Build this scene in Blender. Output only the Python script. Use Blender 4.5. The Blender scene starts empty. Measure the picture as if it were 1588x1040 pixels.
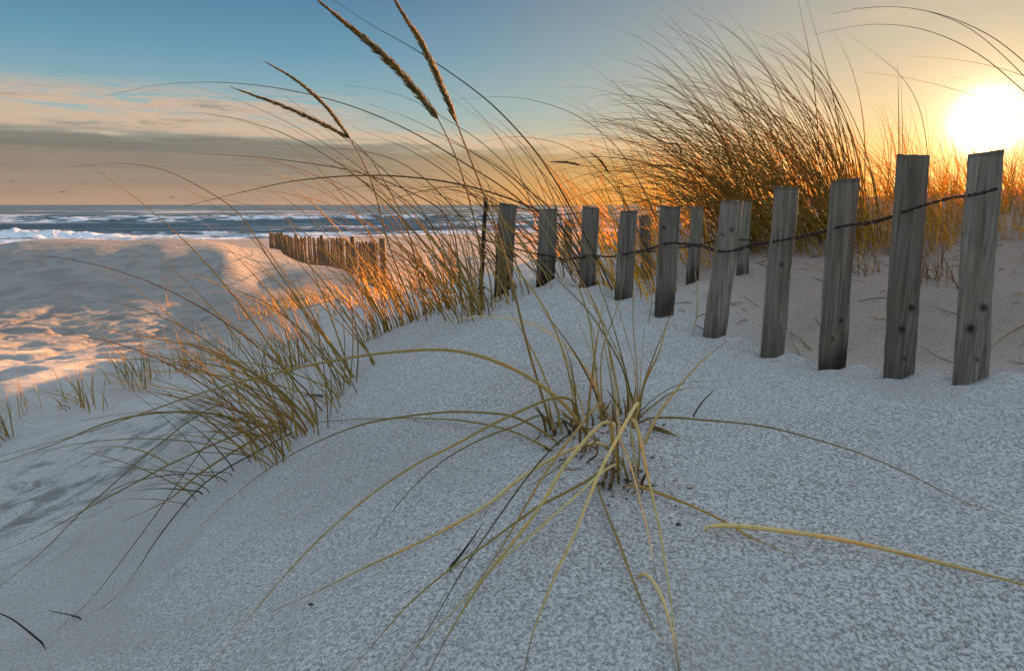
import bpy, math, random
import numpy as np
from math import radians, sin, cos, pi, sqrt
random.seed(7)
rng = np.random.default_rng(7)
scene = bpy.context.scene
COL = scene.collection

# ------------------------------------------------------------------ camera
FPX = 1050.0; W0, H0 = 1588.0, 1040.0
PITCH = math.atan((520 - 317) / FPX)
cam_d = bpy.data.cameras.new('camera'); cam = bpy.data.objects.new('camera', cam_d)
COL.objects.link(cam); scene.camera = cam
cam.location = (0, 0, 0)
cam.rotation_euler = (pi / 2 - PITCH, 0, 0)
cam_d.sensor_fit = 'HORIZONTAL'; cam_d.sensor_width = 36.0
cam_d.lens = 36.0 * FPX / W0
cam_d.clip_start = 0.02; cam_d.clip_end = 20000

# ------------------------------------------------------------------ light
SUN_AZ, SUN_EL = radians(34.0), radians(5.4)
SUN = np.array([sin(SUN_AZ) * cos(SUN_EL), cos(SUN_AZ) * cos(SUN_EL), sin(SUN_EL)])
sd = bpy.data.lights.new('sun', 'SUN'); so = bpy.data.objects.new('sun', sd); COL.objects.link(so)
sd.energy = 4.0; sd.angle = radians(0.9); sd.color = (1.0, 0.42, 0.14)
from mathutils import Vector
so.rotation_euler = Vector(SUN).to_track_quat('Z', 'Y').to_euler()
scene.view_settings.view_transform = 'Standard'; scene.view_settings.look = 'None'
scene.view_settings.gamma = 1; scene.view_settings.use_curve_mapping = False
EXPO = 2.6
scene.view_settings.exposure = EXPO
scene.cycles.max_bounces = 6; scene.cycles.transparent_max_bounces = 4

def lin(c):
    return tuple(((v / 255) / 12.92 if v / 255 <= .04045 else ((v / 255 + .055) / 1.055) ** 2.4) for v in c)

class NT:
    """small helper round a node tree"""
    def __init__(s, t): s.t = t; s.n = t.nodes; s.l = t.links
    def new(s, typ, **kw):
        nd = s.n.new(typ)
        for k, v in kw.items(): setattr(nd, k, v)
        return nd
    def put(s, sock, v):
        if v is None: return
        if isinstance(v, bpy.types.NodeSocket): s.l.new(v, sock)
        else:
            if sock.type == 'RGBA' and len(v) == 3: v = (*v, 1)
            sock.default_value = v
    def math(s, op, a, b=None, c=None, clamp=False):
        nd = s.new('ShaderNodeMath', operation=op, use_clamp=clamp)
        s.put(nd.inputs[0], a); s.put(nd.inputs[1], b); s.put(nd.inputs[2], c)
        return nd.outputs[0]
    def vmath(s, op, a, b=None):
        nd = s.new('ShaderNodeVectorMath', operation=op)
        s.put(nd.inputs[0], a); s.put(nd.inputs[1], b)
        return nd.outputs['Value'] if op in ('DOT_PRODUCT', 'LENGTH') else nd.outputs[0]
    def mix(s, f, a, b, blend='MIX'):
        nd = s.new('ShaderNodeMix', data_type='RGBA', blend_type=blend)
        s.put(nd.inputs[0], f); s.put(nd.inputs[6], a); s.put(nd.inputs[7], b)
        return nd.outputs[2]
    def sstep(s, v, a, b, lo=0.0, hi=1.0):
        nd = s.new('ShaderNodeMapRange', interpolation_type='SMOOTHSTEP')
        s.put(nd.inputs[0], v); s.put(nd.inputs[1], a); s.put(nd.inputs[2], b)
        s.put(nd.inputs[3], lo); s.put(nd.inputs[4], hi)
        return nd.outputs[0]
    def ramp(s, f, stops, interp='LINEAR'):
        nd = s.new('ShaderNodeValToRGB'); r = nd.color_ramp; r.interpolation = interp
        while len(r.elements) < len(stops): r.elements.new(.5)
        for e, (p, c) in zip(r.elements, stops):
            e.position = p; e.color = (*c, 1)
        s.put(nd.inputs[0], f)
        return nd.outputs[0]
    def noise(s, vec, scale, detail=3, rough=.55, dist=0.0, out=0):
        nd = s.new('ShaderNodeTexNoise')
        s.put(nd.inputs['Vector'], vec); nd.inputs['Scale'].default_value = scale
        nd.inputs['Detail'].default_value = detail; nd.inputs['Roughness'].default_value = rough
        nd.inputs['Distortion'].default_value = dist
        return nd.outputs[out]
    def comb(s, x, y, z):
        nd = s.new('ShaderNodeCombineXYZ'); s.put(nd.inputs[0], x); s.put(nd.inputs[1], y); s.put(nd.inputs[2], z)
        return nd.outputs[0]
    def sep(s, v):
        nd = s.new('ShaderNodeSeparateXYZ'); s.put(nd.inputs[0], v); return nd.outputs
    def scale(s, v, sx, sy, sz, rz=0.0):
        nd = s.new('ShaderNodeMapping'); s.put(nd.inputs[0], v)
        nd.inputs['Scale'].default_value = (sx, sy, sz); nd.inputs['Rotation'].default_value = (0, 0, rz)
        return nd.outputs[0]

# ------------------------------------------------------------------ sky
world = bpy.data.worlds.new('World'); scene.world = world; world.use_nodes = True
T = NT(world.node_tree); T.n.clear()
tc = T.new('ShaderNodeTexCoord').outputs['Generated']
x, y, z = T.sep(tc)[0:3]
az = T.math('ARCTAN2', x, y)
dazs = T.math('ABSOLUTE', T.math('SUBTRACT', az, SUN_AZ))
fsun = T.sstep(dazs, 0.90, -0.05)                 # 0 away from the sun, 1 under it
A = T.ramp(z, [(0, lin((176, 152, 132))), (.085, lin((176, 182, 168))), (.13, lin((136, 172, 180))),
               (.20, lin((98, 146, 172))), (.29, lin((66, 112, 148))), (.45, lin((172, 203, 224))), (.75, lin((214, 230, 246)))])
B = T.ramp(z, [(0, lin((255, 186, 70))), (.05, lin((238, 184, 100))), (.11, lin((210, 182, 142))),
               (.20, lin((178, 168, 148))), (.29, lin((148, 150, 146))), (.45, lin((190, 204, 212))), (.75, lin((224, 232, 240)))])
sky = T.mix(fsun, A, B)
# cloud bank low over the sea, wisps above it
cv = T.comb(T.math('MULTIPLY', az, 2.2), T.math('MULTIPLY', z, 20.0), 0.0)
n1 = T.noise(cv, 1.6, 5, .6, .3)
n2 = T.noise(cv, 5.0, 6, .65, .5)
top = T.math('MULTIPLY_ADD', az, -.028, .078)
zz = T.math('ADD', z, T.math('MULTIPLY_ADD', n1, -.05, .025))
zz = T.math('ADD', zz, T.math('MULTIPLY_ADD', n2, -.034, .017))
bank = T.sstep(T.math('SUBTRACT', zz, top), .012, -.014)
away = T.sstep(az, .62, .12)
bank = T.math('MULTIPLY', bank, away)
bankcol = T.ramp(z, [(0, lin((180, 148, 127))), (.02, lin((158, 136, 121))), (.045, lin((134, 123, 114))),
                     (.07, lin((118, 114, 109))), (.10, lin((116, 115, 112)))])
bankcol2 = T.ramp(z, [(0, lin((240, 168, 72))), (.03, lin((226, 166, 80))), (.07, lin((194, 156, 100))), (.11, lin((190, 170, 130)))])
bankcol = T.mix(T.sstep(az, -.35, .3), bankcol, bankcol2)
streak = T.noise(T.comb(T.math('MULTIPLY', az, 3.0), T.math('MULTIPLY', z, 75.0), 3.0), 1.5, 5, .6, .2)
bankcol = T.mix(T.sstep(streak, .35, .75, 0.0, .15), bankcol, lin((205, 168, 138)))
sky = T.mix(bank, sky, bankcol)
rim = T.math('MULTIPLY', T.sstep(T.math('SUBTRACT', zz, top), -.004, .006), T.sstep(T.math('SUBTRACT', zz, top), .022, .006))
rim = T.math('MULTIPLY', rim, T.math('MULTIPLY', away, .55))
sky = T.mix(rim, sky, T.mix(fsun, lin((222, 178, 148)), lin((250, 200, 130))))
n3 = T.noise(T.comb(T.math('MULTIPLY', az, 5.0), T.math('MULTIPLY', z, 52.0), 7.3), 1.5, 8, .72, .6)
wz = T.math('MULTIPLY', T.sstep(z, .08, .10), T.sstep(z, .160, .122))
wisp = T.math('MULTIPLY', T.math('MULTIPLY', wz, T.sstep(az, -.10, -.34)), T.sstep(n3, .38, .52))
sky = T.mix(T.math('MULTIPLY', wisp, .9), sky, T.mix(T.sstep(n3, .5, .72), lin((206, 176, 152)), lin((132, 126, 118))))
# faint high veil towards the sun
n4 = T.noise(T.comb(T.math('MULTIPLY', az, 4.0), T.math('MULTIPLY', z, 16.0), 2.0), 1.2, 6, .6, .6)
veil = T.math('MULTIPLY', T.sstep(n4, .45, .7, 0, .35), T.sstep(az, .25, .55))
sky = T.mix(veil, sky, lin((232, 190, 150)))
# the glow round the sun itself
d = T.math('MAXIMUM', T.vmath('DOT_PRODUCT', tc, tuple(SUN)), 0.0)
g1 = T.math('MULTIPLY', T.math('POWER', d, 3300.0), 9.0)
g2 = T.math('MULTIPLY', T.math('POWER', d, 500.0), .50)
g3 = T.math('MULTIPLY', T.math('POWER', d, 40.0), .02)
def addc(a, f, col):
    c = T.mix(1.0, (0, 0, 0), col); 
    m = T.new('ShaderNodeVectorMath', operation='SCALE'); T.put(m.inputs[0], c); T.put(m.inputs['Scale'], f)
    return T.vmath('ADD', a, m.outputs[0])
sky = addc(sky, g1, (1, .86, .60)); sky = addc(sky, g2, (1, .80, .48)); sky = addc(sky, g3, (1, .60, .20))
up = T.new('ShaderNodeVectorMath', operation='SCALE'); T.put(up.inputs[0], sky); T.put(up.inputs['Scale'], T.sstep(z, .34, .62, 1.0, 1.22)); sky = up.outputs[0]  # upper sky, out of view, brightened to lift the ambient light on the sand
nsh = T.new('ShaderNodeTexSky', sky_type='NISHITA', sun_disc=False, sun_elevation=SUN_EL, sun_rotation=SUN_AZ)
nv = T.new('ShaderNodeVectorMath', operation='SCALE'); T.put(nv.inputs[0], nsh.outputs[0]); nv.inputs['Scale'].default_value = .012
sky = T.vmath('ADD', sky, nv.outputs[0])
bg = T.new('ShaderNodeBackground'); T.put(bg.inputs[0], sky); bg.inputs[1].default_value = 1.0 / (2 ** EXPO)
T.l.new(bg.outputs[0], T.new('ShaderNodeOutputWorld').inputs[0])

# ------------------------------------------------------------------ tools
def smooth(a, b, v):
    t = np.clip((np.asarray(v, float) - a) / (b - a), 0, 1); return t * t * (3 - 2 * t)
def _h(ix, iy, s):
    n = (ix.astype(np.int64) * 374761393 + iy.astype(np.int64) * 668265263 + s * 974634777) & 0xffffffff
    n = ((n ^ (n >> 13)) * 1274126177) & 0xffffffff
    return ((n ^ (n >> 16)) & 0xffff) / 65535.0
def vnoise(x, y, s=0):
    xi, yi = np.floor(x), np.floor(y); fx, fy = x - xi, y - yi
    fx = fx * fx * fx * (fx * (fx * 6 - 15) + 10); fy = fy * fy * fy * (fy * (fy * 6 - 15) + 10)
    a, b, c, dd = _h(xi, yi, s), _h(xi + 1, yi, s), _h(xi, yi + 1, s), _h(xi + 1, yi + 1, s)
    return (a + (b - a) * fx) * (1 - fy) + (c + (dd - c) * fx) * fy - .5
def fbm(x, y, o=4, s=0, g=.5):
    t = 0; a = 1.0
    for i in range(o):
        t = t + a * vnoise(x * 2 ** i + 13.7 * i, y * 2 ** i - 7.1 * i, s + i); a *= g
    return t
def ray(px, py):
    u = (px - 794) / FPX; v = (520 - py) / FPX
    return np.array([u, cos(PITCH) + v * sin(PITCH), -sin(PITCH) + v * cos(PITCH)])
def at(px, py, Y):
    r = ray(px, py); return r * (Y / r[1])

def tag(o, label=None, cat=None, group=None, kind=None):
    if label: o['label'] = label
    if cat: o['category'] = cat
    if group: o['group'] = group
    if kind: o['kind'] = kind
    return o
def empty(name, loc):
    o = bpy.data.objects.new(name, None); COL.objects.link(o); o.location = tuple(float(v) for v in loc)
    o.empty_display_size = .05
    return o
def link(name, me, mat=None, parent=None, smooth_=True):
    o = bpy.data.objects.new(name, me); COL.objects.link(o)
    if mat: me.materials.append(mat)
    if smooth_ and len(me.polygons): me.polygons.foreach_set('use_smooth', [True] * len(me.polygons))
    if parent:
        o.parent = parent
        p, L = parent, Vector((0, 0, 0))
        while p: L += p.location; p = p.parent
        o.location = (0, 0, 0)
        me.transform(__import__('mathutils').Matrix.Translation(-L))   # meshes are written in world coordinates
    return o

# ------------------------------------------------------------------ terrain (eye height is z = 0, the sea lies at -4)
SEA = -4.0
CP = []
def cpx(px, py, Y): p = at(px, py, Y); CP.append(tuple(p))
# foreground dune
for a in [(794, 1040, .43), (1200, 1040, .43), (1588, 1040, .44), (400, 1040, .50), (0, 1040, .74), (200, 1040, .60),
          (940, 690, .74), (1250, 700, .74), (1588, 700, .70), (700, 750, .72), (1100, 600, .95), (1300, 610, .88), (1588, 606, .82),
          (900, 560, 1.02), (760, 560, 1.08), (794, 850, .575), (1250, 850, .56), (1588, 850, .555), (500, 850, .72), (300, 850, .92),
          (560, 640, 1.05), (640, 560, 1.22), (480, 720, 1.0),
          # crest along the fence feet
          (1500, 588, .95), (1400, 580, 1.0), (1300, 566, 1.1), (1208, 546, 1.17), (1115, 518, 1.24), (1030, 482, 1.38),
          (965, 463, 1.46), (910, 448, 1.5), (845, 441, 1.55), (785, 457, 1.55), (700, 492, 1.50), (630, 525, 1.45), (560, 580, 1.35),
          # left slope falling into the basin
          (450, 650, 1.45), (400, 740, 1.22), (300, 720, 1.75), (200, 850, 1.35), (0, 850, 1.66), (100, 750, 2.2), (0, 700, 2.9),
          (0, 780, 2.2), (200, 680, 2.6), (300, 640, 2.5), (100, 950, 1.02), (380, 640, 2.0), (450, 600, 1.9), (500, 560, 2.1),
          # low ridge beyond with the small tufts: near side shaded, far side lit
          (0, 596, 3.6), (100, 592, 3.8), (200, 575, 4.2), (300, 548, 4.9), (400, 500, 6.0), (480, 486, 5.0), (560, 484, 3.8), (620, 484, 3.1), (690, 472, 2.5),
          (0, 640, 3.2), (100, 640, 3.25), (200, 620, 3.7), (300, 590, 4.0), (400, 545, 4.4), (480, 520, 3.8),
          (0, 560, 4.6), (150, 543, 5.6), (300, 517, 6.6), (430, 474, 8.0), (540, 462, 8.3),
          (0, 500, 8.0), (200, 488, 8.7), (400, 460, 9.6), (520, 446, 10.5), (640, 440, 11.5),
          # mound on the beach with its back to the sun
          (0, 474, 9.6), (150, 473, 9.8), (230, 468, 10.0), (300, 462, 10.4), (350, 455, 10.6), (400, 436, 12.2), (440, 436, 12.0), (400, 410, 13.6),
          (0, 396, 12.2), (75, 393, 12.4), (150, 391, 12.6), (250, 389, 12.9), (320, 394, 12.9), (355, 399, 12.7), (410, 398, 16.0), (430, 404, 15), (480, 418, 13.4), (400, 388, 19), (200, 383, 19), (0, 387, 19),
          # fence on the beach
          (545, 434, 11.4), (420, 385, 30), (480, 410, 17), (600, 425, 12), (600, 392, 22), (750, 400, 18), (860, 405, 12),
          (150, 382, 24), (0, 385, 25), (700, 440, 7.0), (780, 428, 6.5),
          # ground behind the fence
          (881, 407, 3.0), (845, 415, 2.6), (950, 425, 2.6), (1000, 440, 2.2), (1080, 430, 2.15), (1125, 478, 1.72), (1220, 520, 1.62), (1350, 556, 1.55),
          (1450, 572, 1.48), (1570, 576, 1.44), (1400, 520, 1.66), (1560, 520, 1.62), (1200, 440, 1.95), (1400, 460, 1.85), (1560, 450, 1.8), (1200, 380, 2.4), (1400, 385, 2.35), (1560, 375, 2.25),
          (1100, 372, 2.8), (1000, 380, 3.2), (1060, 345, 3.6), (1160, 322, 3.5), (1280, 312, 3.2), (1420, 306, 3.0), (1560, 300, 2.9), (1700, 296, 2.8), (930, 378, 4.2), (880, 385, 5),
          (1160, 326, 4.2), (1280, 316, 3.9), (1420, 312, 3.7), (1560, 306, 3.6), (1060, 350, 4.6), (960, 360, 7)]:
    cpx(*a)
CP += [(0, 0, -.42), (.35, 0, -.40), (-.4, .1, -.50), (0, -.6, -.5), (-1, -.5, -.85), (1, 0, -.33), (1.2, .8, -.19), (1.7, 1.3, -.14), (2.2, 2.0, -.03),
       (4, 3.2, .16), (3, .5, 0), (4, -2, 0), (0, -4, -.8), (-3, -3, -1.4), (-5, 1, -1.5), (-6, -6, -1.5), (6, -6, 0), (8, 4, .3), (-12, 2, -1.6),
       (2.2, 6.5, -.2), (4, 6.5, -.05), (6, 8, -.3), (3, 10, -1.1), (10, 14, -.8), (4, 20, -1.7), (18, 26, -1.4), (12, 40, -2.2), (-4, 40, -2.35), (-25, 35, -2.4),
       (-30, 10, -1.7), (-20, 22, -1.9), (30, 5, 0), (30, -20, -.5), (0, -40, -1), (-40, -20, -1.6), (40, 40, -1.6)]
CP = np.array(CP)
def warp(x, y):
    r = np.hypot(x, y) + 1e-9; k = np.log1p(r / .35) / r
    return np.stack([x * k, y * k], -1)
P = warp(CP[:, 0], CP[:, 1]); N = len(P)
D = np.sqrt(((P[:, None] - P[None]) ** 2).sum(-1))
def kern(r): return r ** 2 * np.log(r + 1e-9)
scl = 1.0 / (.3 + np.hypot(CP[:, 0], CP[:, 1]))
zt = CP[:, 2] * scl                                   # fit slope-like values so near detail is not drowned
M = np.zeros((N + 3, N + 3)); M[:N, :N] = kern(D) + np.eye(N) * 1.5e-4
M[:N, N] = 1; M[:N, N + 1:] = P; M[N, :N] = 1; M[N + 1:, :N] = P.T
WT = np.linalg.solve(M, np.concatenate([zt, [0, 0, 0]]))
def shore(x): return 95 + .48 * np.clip(x, -400, 60)
def ground(x, y):
    x = np.asarray(x, float); y = np.asarray(y, float); sh = np.broadcast(x, y).shape
    x = np.broadcast_to(x, sh).ravel(); y = np.broadcast_to(y, sh).ravel(); out = np.empty(x.shape)
    for i in range(0, len(x), 20000):
        q = warp(x[i:i + 20000], y[i:i + 20000])
        dd = np.sqrt(((q[:, None] - P[None]) ** 2).sum(-1))
        out[i:i + 20000] = kern(dd) @ WT[:N] + WT[N] + q @ WT[N + 1:]
    r = np.hypot(x, y)
    zr = out * (.3 + r)
    dsh = shore(x) - y
    zb = SEA + .042 * dsh
    zb = -np.logaddexp(-zb * 2, 1.8 * 2) / 2
    zb = np.where(dsh < 0, SEA + .05 * dsh, zb); zb = np.maximum(zb, -12)
    w = smooth(26, 42, r)
    yF = np.interp(x, [0, .08, .17, .248, .317, .39, .46, .53, .58, .64, .8, 1.2, 2.5], [1.56, 1.55, 1.52, 1.48, 1.40, 1.27, 1.19, 1.12, 1.03, .955, .86, .80, .7])
    s_ = y - yF
    dip = -.075 * smooth(-.005, .10, s_) * smooth(1.0, .25, s_) * smooth(.12, .34, x) * smooth(2.2, 1.3, x)
    return (zr * (1 - w) + zb * w + dip).reshape(sh)
def ghit(px, py, near=.25, far=70):
    r = ray(px, py); Ys = np.geomspace(near, far, 420)
    pts = r[None] * (Ys / r[1])[:, None]
    g = ground(pts[:, 0], pts[:, 1]); b = np.where(pts[:, 2] < g)[0]
    if len(b) == 0: return None
    i = b[0]
    if i == 0: return pts[0]
    a0 = pts[i - 1, 2] - g[i - 1]; a1 = g[i] - pts[i, 2]
    t = a0 / (a0 + a1 + 1e-12); p = pts[i - 1] * (1 - t) + pts[i] * t
    return p

FEET = [tuple(at(a, b, c)[:2]) for a, b, c in [(1502, 586, .93), (1394, 582, 1.0), (1291, 570, 1.09), (1196, 550, 1.17), (1108, 522, 1.25), (1030, 484, 1.36), (965, 466, 1.45), (910, 448, 1.52), (845, 442, 1.56), (779, 458, 1.56)]]
def detail(x, y):
    """small relief: wind ripples, trampled sand, footprints"""
    r = np.hypot(x, y)
    # soft wind streaks on the near dune, running down to the lower left
    a = radians(38); u = x * cos(a) + y * sin(a); v = -x * sin(a) + y * cos(a)
    near = smooth(3.2, 1.4, r)
    zz = near * (.010 * fbm(x * 2.2 + 4, y * 2.6, 3, 15) + .0085 * fbm(u * 3, v * 14, 4, 3) + .0022 * fbm(x * 22, y * 22, 3, 9) + .0016 * fbm(u * 12, v * 60, 2, 5))
    hol = np.exp(-(((x + 2.1) / .9) ** 2 + ((y - 2.3) / .9) ** 2))
    zz += hol * .06 * fbm(x * 4, y * 4, 5, 61)
    # trampled beach
    tr = smooth(3.0, 6.0, r) * smooth(24, 13, r) * smooth(-1, -3, x - .15 * y)
    n = fbm(x * 3.6, y * 3.6, 4, 21, .6); m = fbm(x * .7, y * .7, 3, 31)
    pit = -np.maximum(0, vnoise(x * 3.6, y * 3.0, 77) - .10) * .26 - np.maximum(0, vnoise(x * 5.1 + 3, y * 4.6, 78) - .2) * .22
    calm = 1 - .93 * (smooth(9.0, 10.2, y) * smooth(17, 15, y))
    zz += tr * calm * (.024 * n + .014 * m + pit)
    for fx_, fy_ in FEET:                               # scour on the lee side of every slat, a little drift on the other
        zz += -.016 * np.exp(-((x - fx_ + .018) ** 2 + (y - fy_ + .012) ** 2) / .022 ** 2) + .011 * np.exp(-((x - fx_ - .030) ** 2 + (y - fy_ + .030) ** 2) / .030 ** 2)
    # hollow behind the fence, wind-cut
    hh = smooth(.1, .7, x) * smooth(1.1, 1.6, y) * smooth(8, 4, r)
    zz += hh * (.012 * fbm(u * 1.5, v * 11, 3, 45) + .036 * fbm(u * 2.2, v * 5, 4, 41) + .006 * fbm(x * 16, y * 16, 3, 43))
    far = smooth(15, 40, r)
    zz += far * .07 * fbm(x * .16, y * .3, 4, 51)
    return zz

def grid_mesh(name, X, Y, Z, wrap=False):
    nr, nc = X.shape
    me = bpy.data.meshes.new(name); me.vertices.add(nr * nc)
    me.vertices.foreach_set('co', np.stack([X, Y, Z], -1).astype(np.float32).ravel())
    idx = np.arange(nr * nc).reshape(nr, nc)
    if wrap: idx = np.concatenate([idx, idx[:, :1]], 1)
    q = np.stack([idx[:-1, :-1], idx[:-1, 1:], idx[1:, 1:], idx[1:, :-1]], -1).reshape(-1, 4)
    me.loops.add(q.size); me.polygons.add(len(q))
    me.loops.foreach_set('vertex_index', q.ravel().astype(np.int32))
    me.polygons.foreach_set('loop_start', (np.arange(len(q)) * 4).astype(np.int32))
    me.polygons.foreach_set('use_smooth', np.ones(len(q), bool))
    me.update(); me.validate()
    return me
def set_attr(me, name, val):
    at_ = me.attributes.new(name, 'FLOAT', 'POINT'); at_.data.foreach_set('value', np.asarray(val, np.float32).ravel())

azs = np.concatenate([np.linspace(-pi, -.80, 60, endpoint=False), np.linspace(-.80, .80, 760, endpoint=False), np.linspace(.80, pi, 60, endpoint=False)])
rs = np.concatenate([[.02, .08, .16], np.geomspace(.26, 40, 760), np.geomspace(41, 160, 60), np.geomspace(170, 9000, 14)])
R_, A_ = np.meshgrid(rs, -azs[::-1] * -1, indexing='ij')
A_ = A_[:, ::-1]
GX, GY = R_ * np.sin(A_), R_ * np.cos(A_)
GZ = ground(GX, GY) + detail(GX, GY)

# ---- sand
def sand_material():
    m = bpy.data.materials.new('sand'); m.use_nodes = True; S = NT(m.node_tree); S.n.clear()
    co = S.new('ShaderNodeTexCoord').outputs['Object']
    fine = S.noise(co, 290, 3, .75)
    grain = S.noise(co, 900, 2, .7)
    patch = S.noise(co, 2.2, 4, .6, .6)
    a = radians(38)
    st = S.noise(S.scale(co, 2.5, 16, 4, -a), 1.4, 5, .6, .3)
    base = S.mix(S.sstep(fine, .31, .69), (.22, .22, .215), (.63, .63, .615))
    base = S.mix(S.sstep(grain, .36, .62), S.mix(1, base, (.62, .61, .60), 'MULTIPLY'), base)
    base = S.mix(S.sstep(patch, .46, .64, 0, .5), base, (.29, .28, .262))
    base = S.mix(S.sstep(st, .48, .72, 0, .30), base, (.30, .29, .28))
    # coarse dark grains in patches, denser towards the near right
    pz = S.noise(S.scale(co, 1.6, 3.4, 1, -radians(12)), 1.7, 3, .55, .4)
    gp = S.new('ShaderNodeNewGeometry').outputs['Position']; gq = S.sep(gp)
    face = S.math('MULTIPLY', S.sstep(gq[0], -.05, .45), S.sstep(gq[1], .74, .56))
    cz = S.math('ADD', S.sstep(pz, .48, .60, 0, .38), S.math('MULTIPLY', face, .32))
    base = S.mix(cz, base, S.mix(S.sstep(fine, .36, .62), (.14, .138, .132), (.50, .49, .47)))
    # beach colour darkened beyond the dune to deepen the shade on its mound
    g = S.new('ShaderNodeNewGeometry').outputs['Position']
    gy = S.sep(g)[1]
    base = S.mix(S.sstep(gy, 3.5, 7.5, 0, .85), base, S.mix(S.sstep(patch, .35, .7), (.235, .222, .205), (.155, .148, .138)))
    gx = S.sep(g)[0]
    hollow = S.math('MULTIPLY', S.sstep(gx, .35, .8), S.sstep(gy, 1.25, 1.7))  # hollow tinted browner: debris in the sand, with flare warmth and shade painted in
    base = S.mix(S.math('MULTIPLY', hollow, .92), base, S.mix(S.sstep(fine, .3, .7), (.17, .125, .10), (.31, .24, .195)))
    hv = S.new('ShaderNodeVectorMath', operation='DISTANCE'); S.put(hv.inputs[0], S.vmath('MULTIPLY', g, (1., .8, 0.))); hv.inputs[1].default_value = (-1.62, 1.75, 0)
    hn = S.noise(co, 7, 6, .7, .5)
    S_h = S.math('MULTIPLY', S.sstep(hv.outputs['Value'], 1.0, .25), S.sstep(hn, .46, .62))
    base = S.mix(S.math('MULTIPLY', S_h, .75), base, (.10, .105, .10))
    wet = S.new('ShaderNodeAttribute', attribute_name='wet').outputs['Fac']
    base = S.mix(wet, base, (.16, .115, .08))
    b1 = S.new('ShaderNodeBump'); b1.inputs['Strength'].default_value = .75; b1.inputs['Distance'].default_value = .0028
    S.put(b1.inputs['Height'], S.math('ADD', fine, S.math('MULTIPLY', grain, .45)))
    mid = S.noise(co, 42, 4, .6, .4)
    b2 = S.new('ShaderNodeBump'); b2.inputs['Strength'].default_value = .5; b2.inputs['Distance'].default_value = .008
    S.put(b2.inputs['Height'], mid); S.l.new(b1.outputs[0], b2.inputs['Normal'])
    big = S.noise(co, 8.5, 5, .6, .4)
    b3 = S.new('ShaderNodeBump'); b3.inputs['Distance'].default_value = .028
    S.put(b3.inputs['Strength'], S.sstep(gy, 3.5, 7.0, 0, .8)); S.put(b3.inputs['Height'], big); S.l.new(b2.outputs[0], b3.inputs['Normal'])
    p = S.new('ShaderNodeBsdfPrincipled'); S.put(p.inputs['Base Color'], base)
    S.put(p.inputs['Roughness'], S.math('MULTIPLY_ADD', wet, -.5, .92)); p.inputs['Specular IOR Level'].default_value = .25
    S.l.new(b3.outputs[0], p.inputs['Normal'])
    S.l.new(p.outputs[0], S.new('ShaderNodeOutputMaterial').inputs[0])
    return m
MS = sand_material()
gm = grid_mesh('sand', GX, GY, GZ, wrap=True)
dsh = shore(GX) - GY
set_attr(gm, 'wet', smooth(9, 1.5, dsh + 3 * fbm(GX * .1, GY * .1, 3, 5)))
terrain = link('beach_sand', gm, MS, smooth_=False); tag(terrain, kind='structure')

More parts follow.
